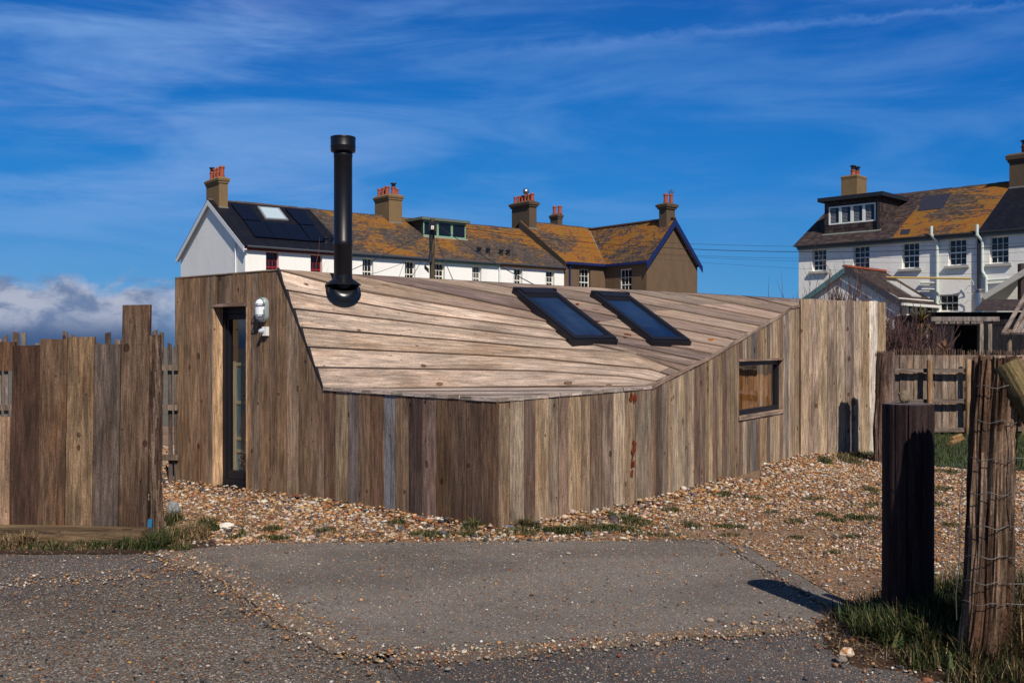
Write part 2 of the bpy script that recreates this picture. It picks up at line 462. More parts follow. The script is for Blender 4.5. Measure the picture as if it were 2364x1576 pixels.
def glass_clear(name):
    m, T, b = newmat(name)
    out = m.node_tree.nodes['Material Output']
    tr = T.n('ShaderNodeBsdfTransparent'); tr.inputs[0].default_value = (0.80, 0.86, 0.86, 1)
    gl = T.n('ShaderNodeBsdfGlossy'); gl.inputs['Roughness'].default_value = 0.02; gl.inputs[0].default_value = (1, 1, 1, 1)
    ge = T.n('ShaderNodeNewGeometry'); cs = T.math('ABSOLUTE', T.vmath('DOT_PRODUCT', ge.outputs['Normal'], ge.outputs['Incoming']).outputs['Value'])
    fre = T.math('ADD', 0.14, T.math('MULTIPLY', 0.88, T.math('POWER', T.math('SUBTRACT', 1.0, cs), 4.2)))
    mx = T.n('ShaderNodeMixShader'); T.link(fre, mx.inputs[0])
    T.link(tr.outputs[0], mx.inputs[1]); T.link(gl.outputs[0], mx.inputs[2]); T.link(mx.outputs[0], out.inputs[0])
    return m


def painted_wall(name, col, dirt=0.35, scale=1.0, streak=0.3):
    m, T, b = newmat(name)
    co = T.n('ShaderNodeTexCoord').outputs['Object']
    n1 = T.noise(T.mapv(co, (0.8, 0.8, 0.3)), 1.3 * scale, 6, 0.65)
    n2 = T.noise(T.mapv(co, (5, 5, 0.7)), 1.0 * scale, 5, 0.6)
    k = T.math('MULTIPLY', T.smooth(n1, 0.42, 0.75), dirt)
    c2 = T.mix(k, (*col, 1), (*[c * 0.62 for c in col], 1))
    c2 = T.mix(T.math('MULTIPLY', T.smooth(n2, 0.5, 0.75), streak), c2, (*[col[0] * 0.72, col[1] * 0.70, col[2] * 0.64], 1))
    T.link(c2, b.inputs['Base Color']); b.inputs['Roughness'].default_value = 0.85; b.inputs['Specular IOR Level'].default_value = 0.2
    T.link(T.bump(T.noise(co, 9, 6, 0.7), 0.35, 0.03), b.inputs['Normal'])
    return m


def tinted(name, rough=0.8, var=0.3, scale=30, spec=0.2, sss=False):
    m = plain(name, (1, 1, 1), rough, 0, var, scale, 0, spec, tinted=True)
    return m


M_CLAD = wood('weathered_cladding', knots=0.9, contrast=1.05, stain=0.7)
M_ROOFW = wood('roof_boards', knots=0.95, contrast=0.95, stain=0.6, kscale=0.75)
M_FENCE = wood('reclaimed_planks', knots=0.9, contrast=1.15, stain=0.8, kscale=0.8)
M_OLD = wood('old_split_timber', knots=0.4, contrast=1.5, stain=0.6, spec=0.1)
M_METAL = plain('anthracite_metal', (0.010, 0.010, 0.015), 0.48, 0.0, 0.15, 20, 0, 0.3)
M_FLUE = plain('black_flue_enamel', (0.0045, 0.0042, 0.006), 0.40, 0.0, 0.1, 10, 0, 0.35)
M_RUBBER = plain('black_rubber', (0.004, 0.004, 0.006), 0.28, 0.0, 0.1, 10)
M_GLASSD = glass_dark('dark_window_glass')
M_GLASSSKY = glass_dark('skylight_glass', (0.008, 0.012, 0.02), 0.02, 1.0); M_GLASSSKY.node_tree.nodes['Principled BSDF'].inputs['IOR'].default_value = 3.0
M_GLASS = glass_clear('clear_glass')
M_WHITE = plain('white_paint', (0.72, 0.71, 0.67), 0.5, 0, 0.06, 3)
M_TINT = tinted('painted_timber', 0.55, 0.12, 6, 0.35)
M_RENDERW = painted_wall('white_render', (0.84, 0.82, 0.77), 0.22, 1.0, 0.10)
M_RENDERG = painted_wall('weathered_white_render', (0.62, 0.60, 0.57), 0.5, 1.2, 0.30)
M_RENDERR = painted_wall('grubby_white_render', (0.80, 0.77, 0.71), 0.35, 1.0, 0.35)
M_BROWN = painted_wall('brown_pebbledash', (0.140, 0.090, 0.055), 0.55, 2.2, 0.5)
M_CHIM = painted_wall('rendered_chimney', (0.19, 0.125, 0.062), 0.4, 2.0, 0.4)
M_CHIMB = painted_wall('brown_chimney', (0.095, 0.068, 0.045), 0.4, 2.0, 0.4)
M_POT = plain('terracotta', (0.28, 0.062, 0.028), 0.8, 0, 0.3, 3)
M_LICHEN = slate('lichen_slate', (0.052, 0.042, 0.040), 0.64)
M_LICHEN2 = slate('thick_lichen_slate', (0.050, 0.040, 0.038), 0.92)
M_LICHEN3 = slate('lichen_patched_slate', (0.044, 0.036, 0.036), 1.0)
M_SLATE = slate('new_dark_slate', (0.008, 0.0085, 0.014), 0.0, 0.12)
M_PURPLE = slate('purple_slate', (0.034, 0.024, 0.028), 0.10, 0.35)
M_STEEL = plain('brushed_steel', (0.45, 0.45, 0.46), 0.35, 1.0, 0.1, 8)
M_BLACKW = wood('black_stained_boards', knots=0.1, contrast=1.1, stain=0.5, spec=0.1)
M_LEAF = tinted('blades', 0.65, 0.25, 18, 0.25)
M_STONE = tinted('flint_pebbles', 0.72, 0.25, 60, 0.3)
M_TWIG = tinted('bare_twigs', 0.85, 0.2, 12, 0.1)
M_WIRE = plain('galvanised_wire', (0.09, 0.085, 0.08), 0.6, 0.3, 0.2, 12)
M_CABLE = plain('black_cable', (0.012, 0.012, 0.014), 0.6)
M_SOLAR = plain('solar_glass', (0.003, 0.0035, 0.010), 0.16, 0, 0.1, 6, 0, 0.3)


def pebble_ground(name, cols, scale, dirt, dirt_amt, rough=0.9, bump=0.6, patch=0.5, speck=1.0):
    """ground with stones set in it: colours picked per stone"""
    m, T, b = newmat(name)
    co = T.n('ShaderNodeTexCoord').outputs['Object']
    wv = T.vmath('ADD', co, T.vmath('SCALE', T.noise(co, scale * 0.7, 2, 0.5, 0, out=1)).outputs[0])
    wv.inputs[1].default_value = (0, 0, 0)
    v1 = T.vor(co, scale); v2 = T.vor(T.mapv(co, (1, 1, 1), loc=(3, 7, 0)), scale * 2.1)
    def pick(v):
        s = T.n('ShaderNodeSeparateColor'); T.link(v.outputs['Color'], s.inputs[0])
        n = len(cols)
        return T.ramp(s.outputs[0], [(i / n, c) for i, c in enumerate(cols)], 'CONSTANT'), s.outputs[1]
    c1, r1 = pick(v1); c2, r2 = pick(v2)
    n0 = T.noise(co, scale * 4, 6, 0.7)
    base = T.mix(n0, (*[c * 0.6 for c in dirt], 1), (*[c * 1.4 for c in dirt], 1))
    pn = T.noise(co, 0.9, 5, 0.6)
    amt = T.math('ADD', dirt_amt, T.math('MULTIPLY', T.math('SUBTRACT', pn, 0.5), patch))
    m2 = T.math('MULTIPLY', T.math('GREATER_THAN', r2, amt), T.smooth(v2.outputs['Distance'], 0.55, 0.38))
    m1 = T.math('MULTIPLY', T.math('GREATER_THAN', r1, T.math('ADD', amt, 0.12)), T.smooth(v1.outputs['Distance'], 0.5, 0.36))
    col = T.mix(T.math('MULTIPLY', m2, speck), base, c2); col = T.mix(T.math('MULTIPLY', m1, speck), col, c1)
    ln = T.noise(T.mapv(co, (0.6, 1.3, 1)), 0.9, 6, 0.62, 0.4)
    cmb = T.n('ShaderNodeCombineColor'); kk = T.math('ADD', 0.74, T.math('MULTIPLY', T.smooth(ln, 0.32, 0.68), 0.42))
    st = T.noise(T.mapv(co, (1, 1, 1), loc=(5, 2, 0)), 1.6, 5, 0.7, 0.8)
    kk = T.math('MULTIPLY', kk, T.math('SUBTRACT', 1.0, T.math('MULTIPLY', T.smooth(st, 0.60, 0.72), 0.28)))
    for i in range(3): T.link(kk, cmb.inputs[i])
    col = T.mix(1.0, col, cmb.outputs[0], 'MULTIPLY')
    T.link(col, b.inputs['Base Color']); b.inputs['Roughness'].default_value = rough; b.inputs['Specular IOR Level'].default_value = 0.2
    h = T.math('ADD', T.math('MULTIPLY', m1, T.math('SUBTRACT', 0.6, v1.outputs['Distance'])), T.math('MULTIPLY', m2, T.math('SUBTRACT', 0.4, v2.outputs['Distance'])))
    h = T.math('ADD', h, T.math('MULTIPLY', n0, 0.25))
    T.link(T.bump(h, bump, 0.012), b.inputs['Normal'])
    return m


STONES = [srgb(196, 150, 108), srgb(214, 176, 138), srgb(168, 112, 72), srgb(206, 192, 178), srgb(150, 136, 126), srgb(182, 134, 88),
          srgb(96, 90, 92), srgb(222, 206, 190), srgb(148, 84, 52), srgb(190, 164, 138), srgb(120, 104, 96), srgb(228, 218, 206)]
DULL = [srgb(126, 118, 108), srgb(140, 124, 106), srgb(98, 92, 90), srgb(150, 140, 132), srgb(116, 90, 72), srgb(160, 150, 138),
        srgb(84, 80, 80), srgb(132, 108, 84), srgb(112, 108, 106), srgb(172, 160, 148)]
M_SHINGLE = pebble_ground('shingle', STONES[:10], 60, srgb(112, 88, 66), 0.45, bump=0.9, patch=0.4, speck=0.8)
M_APRON = pebble_ground('brushed_concrete', DULL, 75, srgb(104, 97, 91), 0.50, bump=0.5, patch=0.4, speck=0.8)
M_ROAD = pebble_ground('exposed_aggregate', DULL, 46, srgb(90, 84, 78), 0.30, bump=0.8, patch=0.5, speck=0.9)
M_TARMAC = pebble_ground('old_tarmac', DULL, 70, srgb(74, 70, 70), 0.55, bump=0.6, patch=0.3, speck=0.5)
M_GRIT = pebble_ground('grit', DULL, 70, srgb(108, 92, 78), 0.55, bump=0.6, patch=0.4, speck=0.8)
M_SOIL = pebble_ground('soil', DULL, 40, srgb(58, 42, 30), 0.80, bump=0.9, patch=0.2, speck=0.7)
M_LAWN = plain('lawn_turf', (0.024, 0.036, 0.010), 0.9, 0, 0.6, 6)
M_FIELD = plain('rough_ground', (0.10, 0.088, 0.058), 0.95, 0, 0.5, 0.4)


# ------------------------------------------------------------------ the ground
def sheet(name, poly, z, mat, kind='structure', thick=0.012):
    mb = MB()
    if sum(p[0] * q[1] - q[0] * p[1] for p, q in zip(poly, poly[1:] + poly[:1])) < 0: poly = poly[::-1]
    for tri in tessellate_polygon([[Vector((p[0], p[1], 0)) for p in poly]]):
        a, b, c = (poly[i] for i in tri)
        if (b[0] - a[0]) * (c[1] - a[1]) - (b[1] - a[1]) * (c[0] - a[0]) < 0: b, c = c, b
        mb.face([(a[0], a[1], z), (b[0], b[1], z), (c[0], c[1], z)])
    if thick:
        for i in range(len(poly)):
            a, b = poly[i], poly[(i + 1) % len(poly)]
            mb.face([(a[0], a[1], z - thick), (b[0], b[1], z - thick), (b[0], b[1], z), (a[0], a[1], z)])
    o = mb.build(name, mat); o['kind'] = kind
    return o


def wobble(poly, amp=0.03, step=0.15, closed=True, seed=3):
    r = random.Random(seed); out = []
    n = len(poly)
    for i in range(n if closed else n - 1):
        a, b = Vector(poly[i][:2]), Vector(poly[(i + 1) % n][:2]); L = (b - a).length; k = max(1, int(L / step)); k = min(k, 60)
        for j in range(k):
            p = a.lerp(b, j / k)
            q = noise.noise_vector(Vector((p.x * 2.3, p.y * 2.3, seed))) * amp + noise.noise_vector(Vector((p.x * 7, p.y * 7, seed))) * amp * 0.5
            out.append((p.x + q.x, p.y + q.y))
    return out


sheet('ground', [(-1500, -300), (1500, -300), (1500, 3000), (-1500, 3000)], -0.045, M_FIELD)
sheet('road', [(-16, -6), (16, -6), (16, 7.9), (-16, 8.4)], -0.012, M_ROAD)
APRON = [G(385, 1268), G(620, 1253), G(1150, 1249), G(1655, 1246), G(1745, 1308), G(1965, 1440), G(1905, 1436), G(1500, 1474), G(1180, 1498), G(905, 1514), G(800, 1500), G(640, 1400)]
APRON = [(p.x, p.y) for p in APRON]
sheet('concrete_apron', wobble(APRON, 0.012, 0.2), 0.0, M_APRON, thick=0.05)
sheet('kerb_strip', [(1.655, 8.0), (1.83, 7.9), (2.05, 5.9), (1.93, 5.75)], -0.004, M_APRON)
SHING = [(-16, 8.45), (-3.6, 8.0), (-2.64, 7.68), (-1.9, 7.9), (0.0, 7.99), (1.63, 8.06), (1.83, 7.7), (2.0, 6.4), (2.2, 5.2), (16, 5.0), (16, 19.5), (-16, 19.5)]
sheet('shingle_bed', wobble(SHING, 0.04, 0.2), -0.002, M_SHINGLE)
sheet('tarmac_patch', wobble([(p.x, p.y) for p in (G(-300, 1272), G(60, 1274), G(380, 1276), G(470, 1318), G(300, 1344), G(0, 1384), G(-300, 1420))], 0.05, 0.15), -0.006, M_TARMAC)
sheet('tarmac_road', wobble([(p.x, p.y) for p in (G(905, 1522), G(1180, 1506), G(1500, 1481), G(1880, 1450), G(2100, 1470), G(2500, 1560), G(2600, 1900), G(1300, 2100), G(1050, 1700))], 0.05, 0.15), -0.006, M_TARMAC)
for nm, pts, w in (('grit_strip', [G(385, 1272), G(520, 1336), G(640, 1410), G(790, 1500), G(905, 1518)], 0.06), ('grit_strip', [G(860, 1520), G(1180, 1500), G(1500, 1476), G(1890, 1440)], 0.045)):
    left, right = [], []
    for i, p in enumerate(pts):
        t = (pts[min(i + 1, len(pts) - 1)] - pts[max(i - 1, 0)]).normalized(); nn = Vector((-t.y, t.x, 0))
        left.append(p + nn * w); right.append(p - nn * w)
    poly = [(p.x, p.y) for p in left] + [(p.x, p.y) for p in reversed(right)]
    sheet(nm, wobble(poly, 0.09, 0.08, seed=len(pts)), 0.004, M_GRIT)
VERGE = [(1.80, 5.74), (1.66, 5.3), (1.66, 4.95), (1.95, 4.72), (2.4, 4.5), (3.2, 4.3), (8, 4.0), (8, 6.5), (3.4, 6.4), (2.7, 6.2), (2.15, 5.95)]


def vdist(x, y):
    d = 9.0
    for p, q in zip(VERGE, VERGE[1:] + VERGE[:1]):
        vx, vy = q[0] - p[0], q[1] - p[1]; t = max(0, min(1, ((x - p[0]) * vx + (y - p[1]) * vy) / (vx * vx + vy * vy)))
        d = min(d, math.hypot(x - p[0] - vx * t, y - p[1] - vy * t))
    return d


def vin(x, y):
    r = False; j = len(VERGE) - 1
    for i in range(len(VERGE)):
        a, b = VERGE[i], VERGE[j]
        if (a[1] > y) != (b[1] > y) and x < (b[0] - a[0]) * (y - a[1]) / (b[1] - a[1]) + a[0]: r = not r
        j = i
    return r


def vheight(x, y):
    d = vdist(x, y) * (1 if vin(x, y) else -1)
    d += 0.05 * noise.noise(Vector((x * 6, y * 6, 1)))
    t = max(0.0, min(1.0, d / 0.55)); t = t * t * (3 - 2 * t)
    return -0.02 + 0.03 * max(0, min(1, (d + 0.08) / 0.1)) + 0.13 * t + 0.018 * noise.noise(Vector((x * 5, y * 5, 3))) + 0.010 * noise.noise(Vector((x * 16, y * 16, 3)))


gm = MB(); NX, NY = 90, 90
gx = [1.45 + 5.5 * (i / NX) ** 1.8 for i in range(NX + 1)]; gy = [4.15 + 2.8 * i / NY for i in range(NY + 1)]
gh = [[vheight(a, b) for b in gy] for a in gx]
for i in range(NX):
    for j in range(NY):
        if max(gh[i][j], gh[i + 1][j], gh[i][j + 1], gh[i + 1][j + 1]) < -0.015: continue
        gm.face([(gx[i], gy[j], gh[i][j]), (gx[i + 1], gy[j], gh[i + 1][j]), (gx[i + 1], gy[j + 1], gh[i + 1][j + 1]), (gx[i], gy[j + 1], gh[i][j + 1])])
gm = gm.build('verge_soil', M_SOIL, None, smooth=True); gm['kind'] = 'structure'
LAWN = [(5.05, 14.3), (5.3, 13.1), (6.0, 12.4), (8, 12.2), (16, 12.2), (16, 18.5), (5.6, 18.2)]
sheet('lawn', wobble(LAWN, 0.15, 0.3), 0.016, M_LAWN)
sheet('soil_strip', wobble([(p.x, p.y) for p in (G(-200, 1238), G(0, 1240), G(310, 1246), G(380, 1235), G(500, 1215), G(490, 1262), G(300, 1276), G(0, 1278), G(-200, 1275))], 0.05, 0.12), 0.010, M_SOIL)

# ------------------------------------------------------------------ the cabin
C0 = G(1151, 1224); B0 = G(749, 1158); LT0 = G(405, 1114); D0 = G(1503, 1158); E0 = G(1847, 1055)
A_t = on_line(643, B0, LT0); A0 = B0.lerp(LT0, A_t)
A = W(643, 624, A0.y); B = W(749, 898, B0.y); C = W(1151, 923, C0.y); D = W(1503, 894, D0.y)
LT = W(405, 643, LT0.y)
EDGE_PX = [(1503, 894), (1552, 868), (1639, 825), (1694, 791.5), (1749, 759), (1801, 729), (1826, 709), (1847, 706)]


def edge_pt(px):
    t = on_line(px, D0, E0); p = D0.lerp(E0, t)
    xs = [e[0] for e in EDGE_PX]; ys = [e[1] for e in EDGE_PX]
    return W(px, float(np.interp(px, xs, ys)), p.y)


E = edge_pt(1847)
RE = W(1862, 691, 15.2)
BK = Vector((-0.9, 17.4, 2.15))
cabin = thing('timber_cabin', 'low cabin clad in weathered reclaimed boards with a swooping folded board roof', 'cabin', (0.6, 11.5, 0))

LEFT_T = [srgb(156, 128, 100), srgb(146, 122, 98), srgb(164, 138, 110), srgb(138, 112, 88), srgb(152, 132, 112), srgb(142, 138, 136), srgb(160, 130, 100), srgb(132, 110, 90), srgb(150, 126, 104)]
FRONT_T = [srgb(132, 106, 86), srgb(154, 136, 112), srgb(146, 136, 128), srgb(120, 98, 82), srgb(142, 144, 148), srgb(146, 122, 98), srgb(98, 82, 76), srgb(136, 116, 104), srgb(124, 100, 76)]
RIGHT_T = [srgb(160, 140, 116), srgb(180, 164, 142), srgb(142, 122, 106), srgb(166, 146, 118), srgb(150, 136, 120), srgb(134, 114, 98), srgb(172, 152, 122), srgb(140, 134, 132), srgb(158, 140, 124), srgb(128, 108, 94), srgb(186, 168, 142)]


def clad(P0, P1, topf, tints, wid=(0.13, 0.19), holes=(), order=None, rust=(), dim=0.74):
    """upright boards from plan point P0 to P1 (outside on the right hand of P0->P1 is -y side)"""
    mb = MB(); P0 = Vector((P0[0], P0[1], 0)); P1 = Vector((P1[0], P1[1], 0))
    L = (P1 - P0).length; t = (P1 - P0) / L; n = Vector((t.y, -t.x, 0))
    cuts = [0.0]
    while cuts[-1] < L - 0.09: cuts.append(cuts[-1] + rnd.uniform(*wid))
    cuts[-1] = L
    for h in holes: cuts += [h[0], h[1]]
    cuts = sorted(set(cuts)); cc = [cuts[0]]
    keep = [h[0] for h in holes] + [h[1] for h in holes] + [0.0, L]
    for c in cuts[1:]:
        if c - cc[-1] < 0.045 and c not in keep: continue
        if c - cc[-1] < 0.045 and cc[-1] not in keep: cc[-1] = c; continue
        cc.append(c)
    last = -1
    for k, (a, b) in enumerate(zip(cc[:-1], cc[1:])):
        i = rnd.randrange(len(tints))
        while i == last: i = rnd.randrange(len(tints))
        last = i
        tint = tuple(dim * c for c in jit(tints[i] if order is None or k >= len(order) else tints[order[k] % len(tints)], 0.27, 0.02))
        off = rnd.uniform(0.0, 0.009); g = 0.0035
        mid = (a + b) / 2
        spans = [(-0.06, None)]
        for h in holes:
            if h[0] - 1e-4 <= mid <= h[1] + 1e-4: spans = ([(-0.06, h[2])] if h[2] > 0.02 else []) + [(h[3], None)]
        for zb, zt in spans:
            za, zb2 = (zt, zt) if zt is not None else (topf(a), topf(b))
            q = lambda s, o, z: P0 + t * s + n * o + Vector((0, 0, z))
            bb = [q(a + g, off, zb), q(b - g, off, zb), q(b - g, -0.022, zb), q(a + g, -0.022, zb)]
            tt = [q(a + g, off, za), q(b - g, off, zb2), q(b - g, -0.022, zb2), q(a + g, -0.022, za)]
            mb.post(bb, tt, tint)
            # dark lining behind the gaps
            mb.face([q(a, -0.02, zb), q(b, -0.02, zb), q(b, -0.02, zb2 - 0.01), q(a, -0.02, za - 0.01)], (0.012, 0.009, 0.008))
    for (s0, s1, z0, z1) in rust:
        q = lambda s, z: P0 + t * s + n * 0.0095 + Vector((0, 0, z))
        for _ in range(16):
            cs, cz = rnd.uniform(s0, s1), rnd.uniform(z0, z1); hw, hh = rnd.uniform(0.008, 0.022), rnd.uniform(0.012, 0.05)
            mb.face([q(cs + hw * math.cos(k * 1.05) * rnd.uniform(0.6, 1), cz + hh * math.sin(k * 1.05) * rnd.uniform(0.6, 1)) + n * 0.0004 * _ for k in range(6)], jit(srgb(118, 54, 24), 0.3, 0.05),
                    [(cs * 9 + 3, cz * 9 + rnd.random()) for k in range(6)])
    return mb, P0, t, n


# left walls -------------------------------------------------------
Lab = (Vector((LT.x, LT.y, 0)) - Vector((B.x, B.y, 0))).length
sA = (1 - A_t) * Lab


def top_left(s):
    return LT.z + (A.z - LT.z) * s / sA if s <= sA else A.z + (B.z - A.z) * (s - sA) / (Lab - sA)


dL = on_line(491, LT0, B0) * Lab; dR = on_line(570.5, LT0, B0) * Lab
DOOR_TOP = zrow(700, LT0.lerp(B0, (dL + dR) / 2 / Lab).y)
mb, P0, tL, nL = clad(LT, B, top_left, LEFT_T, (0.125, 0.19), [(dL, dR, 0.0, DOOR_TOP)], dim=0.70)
# narrow wedge pieces keep the raked top smooth
mb.build('wall', M_CLAD, cabin)
qL = lambda s, o, z: P0 + tL * s + nL * o + Vector((0, 0, z))
# doorway
RV = 0.125
dr = MB()
jamb = srgb(190, 160, 126)
dr.post([qL(dL - 0.001, 0.004, 0), qL(dL + 0.012, 0.004, 0), qL(dL + 0.012, -RV, 0), qL(dL - 0.001, -RV, 0)],
        [qL(dL - 0.001, 0.004, DOOR_TOP), qL(dL + 0.012, 0.004, DOOR_TOP), qL(dL + 0.012, -RV, DOOR_TOP), qL(dL - 0.001, -RV, DOOR_TOP)], jamb)
dr.post([qL(dR - 0.012, 0.006, 0), qL(dR + 0.001, 0.006, 0), qL(dR + 0.001, -RV, 0), qL(dR - 0.012, -RV, 0)],
        [qL(dR - 0.012, 0.006, DOOR_TOP), qL(dR + 0.001, 0.006, DOOR_TOP), qL(dR + 0.001, -RV, DOOR_TOP), qL(dR - 0.012, -RV, DOOR_TOP)], jamb)
dr.box(qL(dL - 0.01, 0.010, DOOR_TOP - 0.035), tL * (dR - dL + 0.02), -nL * (RV + 0.01), (0, 0, 0.034), srgb(126, 108, 98))
dr.build('door_lining', M_CLAD, cabin)
door = MB()
x0, x1 = dL + 0.012, dR - 0.012; zt = DOOR_TOP - 0.035
for a, b, z0, z1, o in ((x0, x0 + 0.05, 0.03, zt, -0.125), (x1 - 0.05, x1, 0.03, zt, -0.125), (x0 + 0.05, x1 - 0.05, zt - 0.07, zt, -0.125),
                        (x0 + 0.05, x1 - 0.05, 0.03, 0.09, -0.125), (x0 + 0.052, x0 + 0.085, 0.095, zt - 0.075, -0.14), (x1 - 0.085, x1 - 0.052, 0.095, zt - 0.075, -0.14),
                        (x0 + 0.086, x1 - 0.086, 0.095, 0.185, -0.14), (x0 + 0.086, x1 - 0.086, zt - 0.135, zt - 0.075, -0.14)):
    door.box(qL(a, o, z0), (0, 0, z1 - z0), tL * (b - a), -nL * 0.06)
door.box(qL(x0, -0.02, 0.0), tL * (x1 - x0), -nL * 0.2, (0, 0, 0.028))
DOOR = door.build('door', M_METAL, cabin)
gp = MB(); gp.face([qL(x0 + 0.08, -0.17, 0.18), qL(x1 - 0.08, -0.17, 0.18), qL(x1 - 0.08, -0.17, zt - 0.13), qL(x0 + 0.08, -0.17, zt - 0.13)])
gp.build('glass_pane', M_GLASS, DOOR)
hd = MB(); hd.bar(qL(x1 - 0.085, -0.125, 1.02), qL(x1 - 0.19, -0.115, 1.02), 0.018); hd.bar(qL(x1 - 0.085, -0.14, 1.02), qL(x1 - 0.085, -0.11, 1.02), 0.02)
hd.build('handle', M_METAL, DOOR)
# panel behind the door glass: blue, with cream bars and a brown strip
ind = MB(); cream = srgb(176, 158, 132); OI = -0.36
si = lambda px, o=OI: on_line(px, P0 + nL * o, P0 + nL * o + tL)
yi = (P0 + nL * OI + tL * si(552)).y
ind.box(qL(dL - 0.5, OI, 0.0), (0, 0, 2.1), tL * (dR - dL + 1.0), -nL * 0.04, srgb(56, 104, 124))
for y_ in (840, 928, 1011, 1040): ind.box(qL(si(546), OI + 0.012, zrow(y_ + 4, yi)), tL * 0.8, -nL * 0.01, (0, 0, 0.036), cream)
ind.box(qL(si(541), OI + 0.016, 0.0), (0, 0, 2.1), tL * (si(546.5) - si(541)), -nL * 0.012, cream)
ind.box(qL(si(536) - 0.4, OI + 0.02, 0.0), (0, 0, 2.1), tL * (si(541) - si(536) + 0.4), -nL * 0.012, srgb(130, 84, 58))
ind.build('inner_panel', M_TINT, cabin)

# front-left low wall, right walls ---------------------------------
zline = lambda P, Q: (lambda s, L=(Vector((Q.x, Q.y, 0)) - Vector((P.x, P.y, 0))).length: P.z + (Q.z - P.z) * s / L)
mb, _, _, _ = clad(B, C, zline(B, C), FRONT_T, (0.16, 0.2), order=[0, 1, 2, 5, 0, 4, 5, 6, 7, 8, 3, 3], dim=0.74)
mb.build('wall', M_CLAD, cabin)
LCD = (Vector((D.x, D.y, 0)) - Vector((C.x, C.y, 0))).length
srust = on_line(1460, C0, D0) * LCD
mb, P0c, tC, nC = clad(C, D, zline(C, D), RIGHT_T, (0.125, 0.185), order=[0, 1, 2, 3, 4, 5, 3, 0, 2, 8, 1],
                       rust=[(srust - 0.035, srust + 0.03, 0.30, 0.58), (srust + 0.0, srust + 0.035, 0.55, 0.62), (srust - 0.05, srust + 0.05, 1.02, 1.09)])
mb.build('wall', M_CLAD, cabin)
LDE = (Vector((E.x, E.y, 0)) - Vector((D.x, D.y, 0))).length
epx = [(on_line(p, D0, E0) * LDE, edge_pt(p).z) for p, _ in EDGE_PX]
top_de = lambda s: float(np.interp(s, [e[0] for e in epx], [e[1] for e in epx]))
w0 = on_line(1705, D0, E0) * LDE; w1 = on_line(1806, D0, E0) * LDE; WZ0, WZ1 = 0.715, 1.376
mb, P0d, tD, nD = clad(D, E, top_de, RIGHT_T, (0.10, 0.17), [(w0, w1, WZ0, WZ1)])
mb.build('wall', M_CLAD, cabin)
qD = lambda s, o, z: P0d + tD * s + nD * o + Vector((0, 0, z))
win = MB()
for a, b, z0, z1 in ((w0, w0 + 0.055, WZ0, WZ1), (w1 - 0.055, w1, WZ0, WZ1), (w0 + 0.055, w1 - 0.055, WZ1 - 0.055, WZ1), (w0 + 0.055, w1 - 0.055, WZ0, WZ0 + 0.06)):
    win.box(qD(a, -0.045, z0), (0, 0, z1 - z0), tD * (b - a), -nD * 0.06)
WIN = win.build('window', M_METAL, cabin)
wp = MB(); wp.face([qD(w0 + 0.05, -0.08, WZ0 + 0.05), qD(w1 - 0.05, -0.08, WZ0 + 0.05), qD(w1 - 0.05, -0.08, WZ1 - 0.05), qD(w0 + 0.05, -0.08, WZ1 - 0.05)])
wp.build('glass_pane', M_GLASS, WIN)
ws = MB(); sc = srgb(146, 128, 114)
ws.box(qD(w0 - 0.03, 0.022, WZ0 - 0.05), tD * (w1 - w0 + 0.06), -nD * 0.067, (0, 0, 0.049), sc)
ws.box(qD(w0 - 0.02, 0.014, WZ1 + 0.001), tD * (w1 - w0 + 0.05), -nD * 0.06, (0, 0, 0.028), sc)
ws.box(qD(w1 + 0.001, 0.012, WZ0), (0, 0, WZ1 - WZ0), tD * 0.028, -nD * 0.06, srgb(166, 146, 126))
ws.build('window_trim', M_CLAD, cabin)
lin = MB()       # waney boards lining the room behind the window
s = w0 - 0.5
while s < w1 + 0.9:
    w = rnd.uniform(0.11, 0.17); o = rnd.uniform(-0.165, -0.135); tn = jit(srgb(178, 116, 58), 0.3, 0.03)
    lean = rnd.uniform(-0.02, 0.02)
    for k in range(8):
        za, zb = 0.45 + k * 0.15, 0.45 + (k + 1) * 0.15
        e = lambda z, sd: 0.012 * math.sin(z * 6 + s * 9 + sd)
        lin.post([qD(s + e(za, 0), o, za), qD(s + w + e(za, 2), o, za), qD(s + w + e(za, 2), o - 0.03, za), qD(s + e(za, 0), o - 0.03, za)],
                 [qD(s + e(zb, 0), o, zb), qD(s + w + e(zb, 2), o, zb), qD(s + w + e(zb, 2), o - 0.03, zb), qD(s + e(zb, 0), o - 0.03, zb)], tn, (s * 7, za))
    s += w - 0.01
lin.build('inner_boarding', M_CLAD, cabin)
bk = MB()
for P, Q, ta, tb in ((E, RE, E.z, RE.z), (RE, BK, RE.z, BK.z), (BK, LT, BK.z, LT.z)):
    L = (Vector((Q.x, Q.y, 0)) - Vector((P.x, P.y, 0))).length
    m2, _, _, _ = clad(P, Q, (lambda s, a=ta, b=tb, L=L: a + (b - a) * s / L), RIGHT_T, (0.16, 0.2))
    bk.v, off = bk.v + m2.v, len(bk.v); bk.f += [[i + off for i in f] for f in m2.f]; bk.t += m2.t; bk.uv += m2.uv
bk.build('wall', M_CLAD, cabin)

# roof ---------------------------------------------------------------
ridge = lambda px: A.lerp(RE, on_line(px, A, RE))


def left_pt(py): return A.lerp(B, (py - 624) / (898 - 624))


def row(start, end_px, way=()):
    e = edge_pt(end_px) if not isinstance(end_px, Vector) else end_px
    pts = [(0.0, start)]
    for px, py in way:
        t = on_line(px, start, e); p = start.lerp(e, t); pts.append((t, W(px, py, p.y)))
    pts.append((1.0, e))
    return pts


def sample(r, w):
    ts = [p[0] for p in r]
    return Vector([float(np.interp(w, ts, [p[1][i] for p in r])) for i in range(3)])


